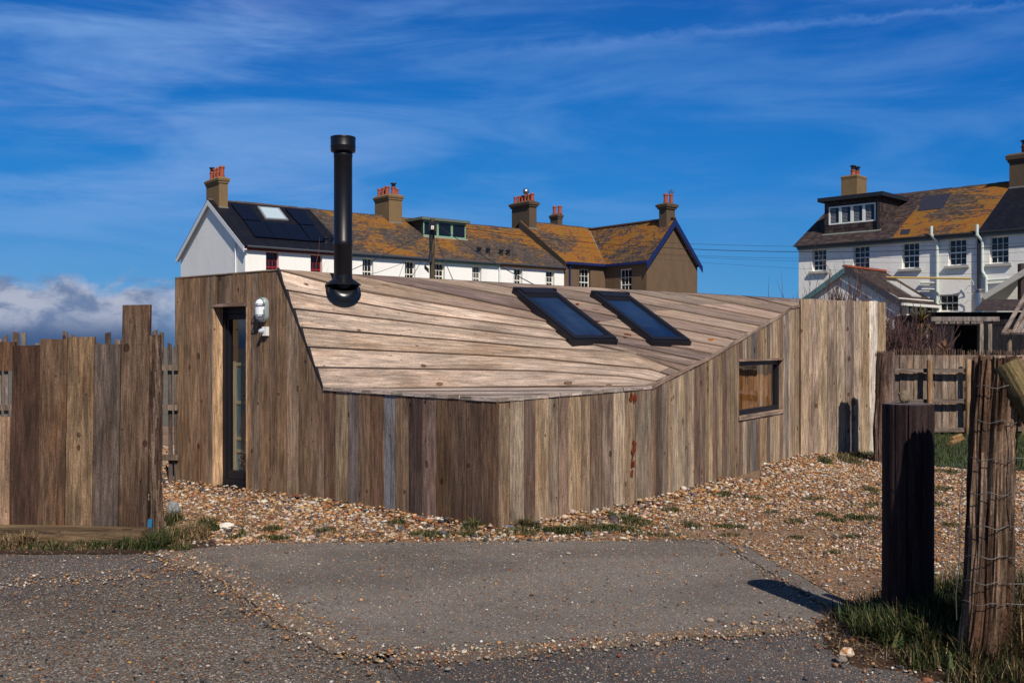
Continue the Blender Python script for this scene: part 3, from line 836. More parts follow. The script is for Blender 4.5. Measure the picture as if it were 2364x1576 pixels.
ROWS = [row(left_pt(898), 1503, [(1240, 893.5)]), row(left_pt(849), 1522, [(1240, 858), (1450, 872)]), row(left_pt(803), 1549, [(1240, 829), (1500, 854)]),
        row(left_pt(758), 1571, [(1240, 804), (1465, 818)]), row(left_pt(715), 1594, [(1240, 780.5), (1333, 790)]),
        row(left_pt(671), 1620, [(957, 724), (1240, 759.5), (1311, 771)]), row(left_pt(626), 1647, [(836, 675), (1240, 741)]),
        row(ridge(810), 1675, [(1240, 724)]), row(ridge(940), 1702), row(ridge(1085), 1730), row(ridge(1240), 1757), row(ridge(1400), 1783), row(ridge(1560), 1806),
        row(ridge(1710), 1826), row(ridge(1845), edge_pt(1846))]
ROWS.append([(0.0, ridge(1858)), (1.0, ridge(1861))])
CREASE = [0.985, 0.99, 0.97, 0.88, 0.73, 0.66, 0.5, None, None, None, None, None, None, None, None]
N = 36
F1T = [srgb(168, 153, 138), srgb(178, 163, 147), srgb(156, 140, 124), srgb(172, 157, 142)]
F2T = [srgb(146, 130, 116), srgb(136, 121, 110), srgb(154, 138, 122), srgb(130, 115, 106), srgb(160, 143, 127), srgb(122, 108, 101)]
rf = MB()


def board(lo, hi, cuts, tints, lap0=0.024, fade=0.0):
    """one course between seam lo and seam hi; its lower edge stands proud of the next course"""
    width = (sample(lo, 0.3) - sample(hi, 0.3)).length
    for a, b, tn in zip(cuts[:-1], cuts[1:], tints):
        ou, ov = rnd.uniform(0, 50), rnd.uniform(0, 50); n = max(2, int(N * (b - a))); v = 0.0
        prev = None
        for k in range(n + 1):
            w = a + (b - a) * k / n
            if k == 0 and a > 0: w += 0.0008
            if k == n and b < 1: w -= 0.0008
            p, q = sample(lo, w), sample(hi, w)
            d = (sample(lo, min(1, w + 0.01)) - sample(lo, max(0, w - 0.01))).normalized()
            up = d.cross((q - p)).normalized() if (q - p).length > 1e-4 else Vector((0, 0, 1))
            if up.z < 0: up = -up
            lap = lap0 * (min(1.0, w / fade) if fade else 1.0)
            cur = (p + up * lap, q + up * 0.002, p - up * 0.004)
            if prev:
                L = (cur[0] - prev[0]).length
                uvs = [(ou, ov + v), (ou, ov + v + L), (ou + width, ov + v + L), (ou + width, ov + v)]
                rf.face([prev[0], cur[0], cur[1], prev[1]], tn, uvs)
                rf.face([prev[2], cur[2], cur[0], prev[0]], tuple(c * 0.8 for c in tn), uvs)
                v += L
            if k in (0, n): rf.face([cur[2], cur[0], cur[1]], tn)
            prev = cur


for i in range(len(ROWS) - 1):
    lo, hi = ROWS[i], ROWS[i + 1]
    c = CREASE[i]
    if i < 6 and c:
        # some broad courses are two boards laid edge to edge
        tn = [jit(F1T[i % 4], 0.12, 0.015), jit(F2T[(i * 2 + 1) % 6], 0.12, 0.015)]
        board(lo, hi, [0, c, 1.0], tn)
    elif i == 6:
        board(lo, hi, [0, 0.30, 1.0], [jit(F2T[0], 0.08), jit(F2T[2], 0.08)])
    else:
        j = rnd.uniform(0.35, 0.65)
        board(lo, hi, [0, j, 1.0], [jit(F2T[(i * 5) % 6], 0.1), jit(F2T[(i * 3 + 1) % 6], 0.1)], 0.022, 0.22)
# shallow flat triangle at the corner
for k in range(3):
    a0, a1 = k / 3, (k + 1) / 3
    p0, p1 = B.lerp(C, a0), B.lerp(C, a1); r0, r1 = D.lerp(C, a0), D.lerp(C, a1)
    dn = Vector((0, 0, 0.012))
    L = (r0 - p0).length
    ou = rnd.uniform(0, 40)
    if k < 2: rf.face([p1 + dn, r1 + dn, r0 + dn * 0.5, p0 + dn * 0.5], jit(srgb(172, 162, 152), 0.08), [(ou, 0), (ou, L), (ou + 0.5, L), (ou + 0.5, 0)])
    else: rf.face([p1 + dn, r0 + dn * 0.5, p0 + dn * 0.5], jit(srgb(172, 162, 152), 0.08), [(ou, 0.2), (ou + 0.5, L), (ou + 0.5, 0)])
# back of the roof, behind the ridge
for k in range(12):
    a0, a1 = k / 12, (k + 1) / 12
    p0, p1 = A.lerp(LT, a0), A.lerp(LT, a1); r0, r1 = RE.lerp(BK, a0), RE.lerp(BK, a1)
    L = (r0 - p0).length; ou = rnd.uniform(0, 40); dz = Vector((0, 0, 0.004))
    rf.face([p0 + dz, r0 + dz, r1 + dz, p1 + dz], jit(F2T[k % 6], 0.1), [(ou, 0), (ou, L), (ou + 0.3, L), (ou + 0.3, 0)])
# rust blotches where old fixings were
facet = [sample(ROWS[i], w) for i in (5, 9, 8) for w in (0.7, 0.75)]
RN = (ROWS[10][-1][1] - ROWS[4][-1][1]).cross(sample(ROWS[6], 0.45) - ROWS[6][-1][1]).normalized()
if RN.z < 0: RN = -RN
RP = sample(ROWS[7], 0.72)
ROOF = rf.build('roof', M_ROOFW, cabin)


def roof_hit(px, py):
    """nearest point of the roof surface to a photo pixel"""
    best = None
    for i in range(len(ROWS) - 1):
        for w in np.linspace(0.02, 0.98, 97):
            p, q = sample(ROWS[i], w), sample(ROWS[i + 1], w)
            for h in (0, 0.25, 0.5, 0.75):
                r = p.lerp(q, h); x, y = proj(r); d = (x - px) ** 2 + (y - py) ** 2
                if best is None or d < best[0]: best = (d, r)
    return best[1]


for px, py, sx, sy in ((1376, 742, 9, 4), (1448, 774, 12, 5), (1333, 702, 6, 3)):
    ru = MB(); c = roof_hit(px, py); pts = []
    for k in range(11):
        a = 2 * math.pi * k / 11; r = rnd.uniform(0.6, 1.1)
        p = ray_plane(px + math.cos(a) * sx * r, py + math.sin(a) * sy * r, c + RN * 0.022, RN); pts.append(p)
    ru.face(pts, jit(srgb(96, 46, 24), 0.2), [(p.x * 3, p.y) for p in pts])
    ru.build('rust_stain', M_CLAD, cabin)

tr = MB()
gt = srgb(166, 156, 146)


def strip(P, Q, n, tint, k=1, hgt=0.045, dep=0.03, lift=0.018, mb=tr):
    P, Q = Vector(P), Vector(Q)
    for i in range(k):
        a, b = P.lerp(Q, i / k), P.lerp(Q, (i + 1) / k - 0.004 * (k > 1))
        j = rnd.uniform(-0.003, 0.003)
        mb.box(a + n * (0.016 + j) + Vector((0, 0, lift - hgt + j)), b - a, -n * dep, (0, 0, hgt), jit(tint, 0.15))


tr2 = MB()
n2 = Vector((tL.y, -tL.x, 0))
up = Vector((0, 0, 1))
strip(A, B, n2, (0.018, 0.017, 0.018), 1, 0.03, 0.03, 0.026, tr2)
tr2.build('roof_edge', M_TINT, cabin)
tB = (Vector((C.x, C.y, 0)) - Vector((B.x, B.y, 0))).normalized()
strip(B, C, Vector((tB.y, -tB.x, 0)), gt, 16, 0.032)
strip(C, D, nC, gt, 14, 0.032)
pe = [edge_pt(p) for p, _ in EDGE_PX]
for p, q in zip(pe[:-1], pe[1:]): strip(p, q, nD, srgb(150, 134, 120), max(1, int((q - p).length / 0.4)), 0.036)
tr.build('roof_edge', M_CLAD, cabin)
tp = MB(); tp.box(LT + nL * 0.012 + up * 0.001, A - LT, -nL * 0.04, (0, 0, 0.012), srgb(150, 132, 114)); tp.build('wall_coping', M_CLAD, cabin)

# skylights ----------------------------------------------------------
def skylight(tl, tr_, br, bl):
    P = [roof_hit(*c) for c in (tl, tr_, br, bl)]
    ctr = sum(P, Vector()) / 4
    n = (P[1] - P[3]).cross(P[0] - P[2]).normalized(); n = n if n.z > 0 else -n
    Q = [ray_plane(*c, ctr + n * 0.055, n) for c in (tl, tr_, br, bl)]
    ex = ((Q[1] - Q[0]) + (Q[2] - Q[3])) / 2; ey = ((Q[3] - Q[0]) + (Q[2] - Q[1])) / 2
    o = sum(Q, Vector()) / 4 - ex / 2 - ey / 2
    q = lambda u, v, h: o + ex * u + ey * v + n * h
    wx, wy = 0.055 / ex.length, 0.06 / ey.length
    mb = MB()
    def slab(u0, u1, v0, v1, h0, h1):
        mb.post([q(u0, v1, h0), q(u1, v1, h0), q(u1, v0, h0), q(u0, v0, h0)], [q(u0, v1, h1), q(u1, v1, h1), q(u1, v0, h1), q(u0, v0, h1)])
    slab(-0.01, wx, 0, 1, -0.06, 0.03); slab(1 - wx, 1.01, 0, 1, -0.06, 0.03)
    slab(wx, 1 - wx, 0, wy * 2.0, -0.06, 0.045); slab(wx, 1 - wx, 1 - wy * 1.1, 1, -0.06, 0.028)
    slab(-0.035, 0.01, -0.02, 1.0, -0.09, 0.012); slab(0.99, 1.035, -0.02, 1.0, -0.09, 0.012); slab(-0.035, 1.035, 1.0, 1.02, -0.09, 0.008); slab(-0.04, 1.04, -0.03, 0.0, -0.05, 0.045)
    slab(wx * 0.9, wx * 1.3, wy * 2, 1 - wy, -0.02, 0.02); slab(1 - wx * 1.3, 1 - wx * 0.9, wy * 2, 1 - wy, -0.02, 0.02); slab(wx * 1.3, 1 - wx * 1.3, 1 - wy * 1.5, 1 - wy * 1.1, -0.02, 0.02)
    slab(wx * 1.2, 1 - wx * 1.2, wy * 2.0, wy * 2.5, -0.02, 0.03)
    f = mb.build('skylight', M_METAL, cabin)
    g = MB(); g.face([q(wx, 1 - wy, 0.012), q(1 - wx, 1 - wy, 0.012), q(1 - wx, wy * 2, 0.012), q(wx, wy * 2, 0.012)])
    g.build('glass_pane', M_GLASSSKY, f)


skylight((1186, 673), (1284, 676), (1417, 784), (1330, 785.5))
skylight((1366, 680), (1453, 685), (1586.5, 787.5), (1510.6, 788))

# flue ----------------------------------------------------------------
fb = roof_hit(791, 677)
FY = fb.y + 0.02; fx = (792 - CX) / F * FY
zb, zt_ = fb.z - 0.1, zrow(322, FY)
fl = MB(); r = 21.0 / F * FY; rc_ = 28.5 / F * FY
fl.lathe((fx, FY, 0), [(r, zb), (r, zrow(570, FY)), (r * 1.035, zrow(569, FY)), (r * 1.035, zrow(556, FY)), (r, zrow(555, FY)), (r, zrow(364, FY)), (r * 1.03, zrow(363, FY)), (r * 1.03, zrow(355, FY)), (r, zrow(354, FY)), (r, zt_ - 0.1)], 40)
FLUE = fl.build('flue', M_FLUE, cabin, smooth=True)
fc = MB(); fc.lathe((fx, FY, 0), [(r * 1.02, zrow(353, FY)), (rc_ * 0.97, zrow(351, FY)), (rc_, zrow(348, FY)), (rc_, zrow(341, FY)), (rc_ * 1.015, zrow(340, FY)), (rc_ * 1.015, zrow(338, FY)), (rc_, zrow(337, FY)), (rc_, zt_ + 0.022), (rc_ * 1.02, zt_ + 0.018), (rc_ * 1.02, zt_ + 0.008), (rc_, zt_), (rc_ * 0.9, zt_ + 0.012)], 40)
fc.build('flue_cap', M_FLUE, FLUE, smooth=True)
co_ = MB(); co_.lathe((fx, FY, 0), [(r * 1.02, zrow(636, FY)), (r * 1.03, zrow(643, FY)), (r * 1.95, zrow(656, FY)), (r * 1.95, zrow(658.5, FY)), (r * 1.0, zrow(650, FY))], 40)
co_.build('storm_collar', M_FLUE, FLUE, smooth=True)
fs = MB()
xn = Vector((1, 0, 0)); xn = (xn - RN * xn.dot(RN)).normalized()
lean_dir = (sample(ROWS[4], 0.2) - sample(ROWS[6], 0.2)).normalized()
nF = lean_dir.cross((sample(ROWS[5], 0.3) - sample(ROWS[5], 0.1)).normalized()).normalized(); nF = nF if nF.z > 0 else -nF
xF = lean_dir.cross(nF).normalized()
cb = Vector((fx, FY, fb.z + 0.02))
rings = []
for h, rad, down in ((-0.03, 0.195, 0.02), (0.016, 0.195, 0.02), (0.03, 0.178, 0.02), (0.045, 0.165, 0.015), (0.075, 0.15, 0.01), (0.09, 0.12, 0.0), (0.093, 0.10, 0.0)):
    rings.append([cb + xF * math.cos(a) * rad * 0.95 + lean_dir * (math.sin(a) * rad + down) + nF * h for a in [2 * math.pi * k / 40 for k in range(40)]])
for a, b in zip(rings[:-1], rings[1:]):
    for k in range(40): fs.face([a[k], a[(k + 1) % 40], b[(k + 1) % 40], b[k]])
fs.face(rings[-1])
fs.build('flashing_boot', M_RUBBER, FLUE, smooth=True)

# lamp and sensor by the door --------------------------------------------
sl = on_line(611, LT0, B0) * Lab; yl = LT0.lerp(B0, sl / Lab).y; zc = zrow(715, yl)
lamp = thing('bulkhead_lamp', 'white oval bulkhead lamp in a grey cage beside the cabin door', 'wall lamp', tuple(qL(sl, 0, zc)))


def stadium(w, h, seg=10):
    pts = []
    for k in range(seg + 1): a = math.pi * k / seg; pts.append((w * math.cos(a), h - w + w * math.sin(a)))
    for k in range(seg + 1): a = math.pi + math.pi * k / seg; pts.append((w * math.cos(a), -(h - w) + w * math.sin(a)))
    return pts


def loft(mb, secs, cap=True):
    R_ = [[qL(sl + x, o, zc + z) for x, z in stadium(w, h)] for w, h, o in secs]
    for a, b in zip(R_[:-1], R_[1:]):
        for k in range(len(a)): mb.face([a[k], a[(k + 1) % len(a)], b[(k + 1) % len(a)], b[k]])
    if cap: mb.face(R_[-1])


lb = MB(); loft(lb, [(0.066, 0.130, 0.0), (0.066, 0.130, 0.045), (0.061, 0.125, 0.052), (0.052, 0.113, 0.052)])
lb.build('lamp_body', plain('grey_lamp_metal', (0.30, 0.36, 0.36), 0.4, 0.2), lamp, smooth=True)
ld = MB(); loft(ld, [(0.050, 0.112, 0.045), (0.050, 0.112, 0.068), (0.043, 0.102, 0.09), (0.027, 0.080, 0.104), (0.008, 0.05, 0.108)])
ld.build('diffuser', plain('opal_glass', (0.80, 0.80, 0.82), 0.25, 0, 0.02), lamp, smooth=True)
lc_ = MB()
for z in (-0.055, 0.055):
    lc_.tube([qL(sl - 0.062, 0.05, zc + z), qL(sl - 0.062, 0.095, zc + z), qL(sl - 0.04, 0.118, zc + z), qL(sl + 0.04, 0.118, zc + z), qL(sl + 0.062, 0.095, zc + z), qL(sl + 0.062, 0.05, zc + z)], 0.006, 6)
lc_.tube([qL(sl + x, 0.062, zc + z) for x, z in stadium(0.060, 0.123)] + [qL(sl + 0.060, 0.062, zc)], 0.007, 6)
lc_.build('cage', plain('grey_cage', (0.20, 0.25, 0.26), 0.4, 0.3), lamp)
ss_ = on_line(617, LT0, B0) * Lab; zs = zrow(765, yl)
sens = thing('motion_sensor', 'small white motion sensor on the cabin wall under the lamp', 'sensor', tuple(qL(ss_, 0, zs)))
sb = MB(); sb.box(qL(ss_ - 0.03, 0.045, zs - 0.045), (0, 0, 0.095), tL * 0.06, -nL * 0.046); sb.build('housing', M_WHITE, sens)
se = MB(); se.tube([qL(ss_ - 0.02, 0.04, zs + 0.012), qL(ss_ - 0.02, 0.062, zs + 0.005), qL(ss_ - 0.02, 0.085, zs - 0.002), qL(ss_ - 0.02, 0.096, zs - 0.006)], [0.024, 0.026, 0.022, 0.008], 14)
se.build('sensor_eye', plain('grey_lens', (0.45, 0.47, 0.52), 0.3), sens, smooth=True)

# ------------------------------------------------------------------ left: plank fence, sleeper, paling fence
def frontal_plank(px0, px1, py_top, py_bot, Y, tint, thick=0.03, skew=0, mb=None, dpy=0):
    """a sawn plank facing the camera; skew in px shifts its top"""
    mb = mb or MB()
    z0, z1, z1b = zrow(py_bot, Y), zrow(py_top, Y), zrow(py_top + dpy, Y)
    x = lambda p: (p - CX) / F * Y
    mb.post([(x(px0), Y, z0), (x(px1), Y, z0), (x(px1), Y + thick, z0), (x(px0), Y + thick, z0)],
            [(x(px0 + skew), Y, z1), (x(px1 + skew), Y, z1b), (x(px1 + skew), Y + thick, z1b), (x(px0 + skew), Y + thick, z1)], tint)
    return mb


FYL = 8.12
pf = thing('plank_fence', 'rough gate-side fence of broad reclaimed planks of uneven height', 'fence', ((180 - CX) / F * FYL, FYL, 0))
for a, b, top, sk, tn, dp, lab in ((-60, 21, 962, 2, srgb(172, 144, 118), 0, 'short pale board'), (22, 85, 798, 7, srgb(84, 62, 50), -2, 'dark brown board'),
                              (86, 148, 782, 7, srgb(114, 91, 71), 1, None), (150, 211, 778, 7, srgb(142, 119, 92), -1, 'pale knotty board'),
                              (213, 272, 794, 6, srgb(106, 94, 86), 0, 'grey weathered board'), (274, 338, 704, 9, srgb(114, 93, 76), -1, 'tallest board, standing above the rest'), (-130, -62, 790, 2, srgb(120, 92, 70), 0, None)):
    o = frontal_plank(a, b, top, 1226, FYL + rnd.uniform(-0.01, 0.01), tuple(0.74 * c for c in tn), 0.035, sk, None, dp).build('board', M_FENCE, pf)
    if lab: o['label'] = lab
pm = MB()
pts = [(W(360 + (i % 2) * 0.6, 1236 - i * 46, FYL + 0.05)) for i in range(11)]


def rough_post(name, mat, base, top, rad, tint, parent=None, seg=40, rings=46, rough=0.16, fine=0.07, flare=0.0, seed=0, jag=0.02, flat=1.0, light=None, vstr=0.8):
    base, top = Vector(base), Vector(top); ax = top - base
    vs, fs_, tn, uv = [], [], [], []
    for i in range(rings + 1):
        h = i / rings; c = base + ax * h
        bend = noise.noise_vector(Vector((h * 2.2, seed, 3))) * rad * 0.35
        for k in range(seg):
            a = 2 * math.pi * k / seg
            g = noise.noise(Vector((math.cos(a) * 2.4 + seed, math.sin(a) * 2.4, h * vstr)))
            g2 = noise.noise(Vector((math.cos(a) * 8 + seed, math.sin(a) * 8, h * vstr * 5)))
            g3 = noise.noise(Vector((math.cos(a) * 17 + seed, math.sin(a) * 17, h * vstr * 16)))
            rr = rad * (1 + rough * g + fine * g2 + fine * 0.6 * g3 + flare * (1 - h) ** 2)
            z = jag * noise.noise(Vector((math.cos(a) * 9 + seed, math.sin(a) * 9, 5))) if i == rings else 0
            vs.append((c.x + bend.x + rr * math.cos(a), c.y + bend.y + rr * math.sin(a) * flat, c.z + z))
    for i in range(rings):
        for k in range(seg):
            a, b = i * seg + k, i * seg + (k + 1) % seg
            fs_.append([a, b, b + seg, a + seg])
            g = noise.noise(Vector((k / seg * 9 + seed, i / rings * 2.5, seed)))
            tt = tuple(c * (1 + 0.5 * g) for c in tint)
            if light is not None and g > 0.05: tt = light
            tn.append(tt); L = ax.length / rings; w = 2 * math.pi * rad / seg
            uv.append([(k * w + seed, i * L), (k * w + w + seed, i * L), (k * w + w + seed, i * L + L), (k * w + seed, i * L + L)])
    n = len(vs); vs.append(tuple(base + ax * 1.0 + Vector((0, 0, -0.005))))
    for k in range(seg):
        fs_.append([rings * seg + k, rings * seg + (k + 1) % seg, n]); tn.append(tuple(c * 1.5 for c in tint)); uv.append([(0.3, 0.1), (0.31, 0.1), (0.3, 0.14)])
    return mesh_obj(name, vs, fs_, mat, parent, np.array(tn, dtype=np.float32), uv)


rough_post('post', M_OLD, W(361, 1234, FYL + 0.06) - Vector((0, 0, 0.05)), W(359, 774, FYL + 0.06), 0.052, srgb(78, 62, 54), pf, 22, 40, 0.2, 0.16, 0.1, 4.2, 0.02, 0.8, srgb(112, 96, 82), 1.6)
rb = frontal_plank(-140, 33, 789, 856, FYL + 0.07, srgb(104, 78, 58), 0.05); rb.build('rail', M_FENCE, pf)
blu = MB(); blu.box(W(338, 1238, FYL - 0.02), (0.012, 0, 0.14), (0.035, 0, 0), (0, 0.02, 0), srgb(40, 104, 138)); blu.build('blue_offcut', M_TINT, pf)

sl_ = thing('timber_sleeper', 'long squared timber lying along the foot of the plank fence', 'timber', tuple(G(160, 1250)))
smb = MB(); p, q = G(-160, 1243), G(326, 1256)
smb.box(p - Vector((0, 0, 0.01)), q - p, (0, 0, 0.115), Vector((-(q - p).y, (q - p).x, 0)).normalized() * 0.16, srgb(104, 88, 66)); smb.build('sleeper', M_FENCE, sl_)

PY = 11.35
pal = thing('paling_fence', 'old grey fence of thin split palings behind the broad planks', 'fence', ((150 - CX) / F * PY, PY, 0))
pmb = MB()
px = -150.0
while px < 405:
    w = rnd.uniform(9, 15); top = rnd.uniform(762, 792) if px < 372 else rnd.uniform(772, 800)
    tn = jit(rnd.choice([srgb(112, 102, 92), srgb(98, 86, 76), srgb(126, 116, 102), srgb(86, 76, 70)]), 0.2)
    frontal_plank(px, px + w, top, 1112, PY + rnd.uniform(0, 0.02), tn, 0.014, rnd.uniform(-4, 4), pmb, rnd.uniform(-5, 5))
    px += w + (rnd.uniform(3.5, 9) if rnd.random() < 0.8 else rnd.uniform(9, 18))
pmb.build('palings', M_FENCE, pal)
for y in (842, 934, 1049):
    frontal_plank(-160, 410, y, y + 13, PY - 0.04, srgb(116, 104, 92), 0.035).build('rail', M_FENCE, pal)

# ------------------------------------------------------------------ right: board screen, old posts, garden fence
P0s, P1s = G(1848, 1056), G(2046, 1046)
scr = thing('board_screen', 'tall screen of pale upright boards joined to the cabin end', 'fence', (P0s.x, P0s.y, 0))
bx = [1848, 1867, 1889, 1910, 1931, 1950.5, 1970.5, 1989, 2007, 2026, 2045]
SCT = [srgb(176, 156, 132), srgb(168, 152, 136), srgb(184, 166, 138), srgb(146, 130, 114), srgb(178, 162, 142), srgb(138, 124, 116), srgb(170, 154, 134), srgb(168, 148, 122), srgb(222, 212, 198), srgb(164, 146, 120)]
for k in range(10):
    fa, fb_ = on_line(bx[k] + 0.3, P0s, P1s), on_line(bx[k + 1] - 0.3, P0s, P1s)
    a, b = P0s.lerp(P1s, fa), P0s.lerp(P1s, fb_)
    za, zb_ = zrow(689 + 8 * k / 10, a.y) + 0.008 * rnd.uniform(-1, 1), zrow(689 + 8 * (k + 1) / 10, b.y)
    nn = Vector((0.05, -1, 0)) * rnd.uniform(0, 0.008)
    m = MB(); d = Vector((0, 0.025, 0))
    m.post([a + nn, b + nn, b + d, a + d], [a + nn + Vector((0, 0, za)), b + nn + Vector((0, 0, za)), b + d + Vector((0, 0, za)), a + d + Vector((0, 0, za))], tuple(0.80 * c for c in jit(SCT[k], 0.10, 0.01)))
    o = m.build('board', M_CLAD, scr)
    if k == 8: o['label'] = 'whitened board'
frontal_plank(1852, 2043, 760, 778, 14.75, srgb(120, 104, 90), 0.05).build('rail', M_CLAD, scr)

st = thing('old_post', 'gnarled grey old gatepost beside the board screen', 'post', tuple(G(2040, 1047)))
rough_post('post', M_OLD, W(2037, 1062, 13.5) - Vector((0, 0, 0.1)), W(2041, 813, 13.5), 0.104, srgb(104, 88, 80), st, 36, 40, 0.22, 0.12, 0.15, 9.1, 0.05, 0.8, None, 0.7)
rough_post('post', M_OLD, W(2056, 1060, 13.65) - Vector((0, 0, 0.1)), W(2054, 814, 13.65), 0.066, srgb(112, 98, 92), st, 24, 30, 0.2, 0.1, 0.1, 2.6, 0.04, 0.8, None, 0.7)

FG0, FG1 = W(2056, 1000, 17.6), W(2640, 1000, 17.3)
gf = thing('garden_fence', 'weathered grey board fence with round posts behind the bollard', 'fence', (FG0.x + 1, 17.5, 0))
px = 2060.0
gmb = MB()
while px < 2640:
    w = rnd.uniform(14.5, 18)
    y = 17.6 - 0.3 * (px - 2056) / 584
    tn = jit(rnd.choice([srgb(142, 126, 110), srgb(128, 114, 102), srgb(150, 136, 122), srgb(116, 102, 92), srgb(134, 118, 100)]), 0.12)
    frontal_plank(px, px + w - 0.6, 819.5 + rnd.uniform(-0.8, 0.8), 996 + rnd.uniform(-3, 3), y + rnd.uniform(0, 0.02), tn, 0.02, 0, gmb)
    px += w
gmb.build('boards', M_FENCE, gf)
for y0, y1, yr in ((850, 858, 1), (922, 929, -4), (990, 996, -8)):
    p, q = W(2058, (y0 + y1) / 2 + 1, 17.5), W(2640, (y0 + y1) / 2 + yr, 17.2)
    m = MB(); m.bar(p, q, 0.055, 0.07, srgb(116, 106, 98)); m.build('rail', M_FENCE, gf)
for px_, top in ((2146, 831), (2235, 829), (2362, 830), (2480, 830)):
    b_ = W(px_ + 1, 1012, 17.36); t_ = W(px_, top, 17.36)
    m = MB(); m.tube([b_, b_.lerp(t_, 0.3), b_.lerp(t_, 0.7), t_], [0.052, 0.05, 0.048, 0.047], 14, srgb(164, 136, 104)); m.build('post', M_FENCE, gf)

BY = 19.5
bs = thing('brushwood_screen', 'brown brushwood roll showing above the garden fence', 'fence', ((2200 - CX) / F * BY, BY, 0))
bmb = MB()
for i in range(420):
    px_ = 2052 + i * 1.35 + rnd.uniform(-1, 1); top = rnd.uniform(804, 813) - 3 * math.sin(i / 40)
    x = (px_ - CX) / F * BY; y = BY + rnd.uniform(0, 0.08)
    bmb.tube([(x, y, 0), (x + rnd.uniform(-0.04, 0.04), y, zrow(top, BY))], 0.008, 4, jit(rnd.choice([srgb(96, 76, 64), srgb(80, 64, 58), srgb(120, 98, 82)]), 0.2), False)
bmb.build('brushwood', M_TWIG, bs)

# bollard -----------------------------------------------------------------
BC = Vector(((2096 - CX) / F * 5.32, 5.32, 0)); BR = 57 / F * 5.26
bol = thing('bollard', 'thick round dark wooden bollard with a flat top', 'bollard', tuple(BC))
vs, fs_, tn, uv = [], [], [], []
SEG, RNG = 96, 30; ztop = zrow(937, 5.19)
cr = [(-1.95, 0.035, 0.95), (-1.27, 0.016, 0.6), (-2.5, 0.015, 0.7), (-0.9, 0.012, 0.5), (-1.62, 0.010, 0.4), (0.4, 0.03, 0.9), (1.8, 0.02, 0.9)]
prof = [(h, 1.0) for h in np.linspace(0, 1, RNG)] + [(1.0035, 0.985), (1.0045, 0.96)]
for h, kr in prof:
    for k in range(SEG):
        a = 2 * math.pi * k / SEG
        rr = BR * kr * (1 + 0.008 * noise.noise(Vector((math.cos(a) * 3, math.sin(a) * 3, h * 1.5))) + 0.003 * noise.noise(Vector((math.cos(a) * 20, math.sin(a) * 20, h * 5))))
        for ca, wd, ln in cr:
            dd = abs((a - ca + math.pi) % (2 * math.pi) - math.pi)
            if dd < wd * 1.2 and h > 1 - ln: rr -= BR * 0.11 * (1 - dd / wd / 1.2)
        vs.append((BC.x + rr * math.cos(a), BC.y + rr * math.sin(a), -0.05 + (ztop + 0.05) * h))
nr = len(prof)
for i in range(nr - 1):
    for k in range(SEG):
        a, b = i * SEG + k, i * SEG + (k + 1) % SEG
        fs_.append([a, b, b + SEG, a + SEG]); tn.append(srgb(50, 40, 40)); w = 2 * math.pi * BR / SEG; L = ztop / RNG
        uv.append([(k * w, i * L), (k * w + w, i * L), (k * w + w, i * L + L), (k * w, i * L + L)])
n0 = len(vs); vs.append((BC.x, BC.y, ztop + 0.003))
for k in range(SEG):
    fs_.append([(nr - 1) * SEG + k, (nr - 1) * SEG + (k + 1) % SEG, n0]); tn.append(srgb(110, 104, 106)); uv.append([(vs[(nr - 1) * SEG + k][0] * 3, 0.2), (0.3, 0.3), (0.2, 0.2)])
mesh_obj('post', vs, fs_, M_BLACKW, bol, np.array(tn, dtype=np.float32), uv)
bst = MB()
ico_t = (1 + 5 ** 0.5) / 2
ICO_V = np.array([(-1, ico_t, 0), (1, ico_t, 0), (-1, -ico_t, 0), (1, -ico_t, 0), (0, -1, ico_t), (0, 1, ico_t), (0, -1, -ico_t), (0, 1, -ico_t), (ico_t, 0, -1), (ico_t, 0, 1), (-ico_t, 0, -1), (-ico_t, 0, 1)]) / math.sqrt(1 + ico_t ** 2)
ICO_F = np.array([(0, 11, 5), (0, 5, 1), (0, 1, 7), (0, 7, 10), (0, 10, 11), (1, 5, 9), (5, 11, 4), (11, 10, 2), (10, 7, 6), (7, 1, 8), (3, 9, 4), (3, 4, 2), (3, 2, 6), (3, 6, 8), (3, 8, 9), (4, 9, 5), (2, 4, 11), (6, 2, 10), (8, 6, 7), (9, 8, 1)])


def rock(name, c, r, tint, label, squash=(1, 1, 0.7), seed=1, cat='stone', group=None, light=None):
    import bmesh
    bm = bmesh.new(); bmesh.ops.create_icosphere(bm, subdivisions=3, radius=1)
    me = bpy.data.meshes.new(name)
    for v in bm.verts:
        d = 1 + 0.30 * noise.noise(v.co * 1.4 + Vector((seed, 0, 0))) + 0.12 * noise.noise(v.co * 3.7 + Vector((seed, 4, 0)))
        v.co = Vector((v.co.x * squash[0], v.co.y * squash[1], v.co.z * squash[2])) * d * r
    zmin = min(v.co.z for v in bm.verts)
    for v in bm.verts: v.co.z -= zmin + 0.004
    bm.to_mesh(me); bm.free()
    ca = me.color_attributes.new('Tint', 'FLOAT_COLOR', 'CORNER')
    for pl in me.polygons:
        t = light if (light and noise.noise(pl.center / r * 1.6 + Vector((seed, 1, 1))) > 0.0) else tint
        for li in pl.loop_indices: ca.data[li].color = (*t, 1)
    me.materials.append(M_STONE)
    o = bpy.data.objects.new(name, me); COL.objects.link(o); o.location = c
    return tag(o, label, cat, group)


rock('stone', (BC.x + 0.0, BC.y + 0.05, ztop + 0.004), 0.036, srgb(110, 96, 76), 'small stone resting on top of the wooden bollard', (0.9, 0.6, 1.0), 3)

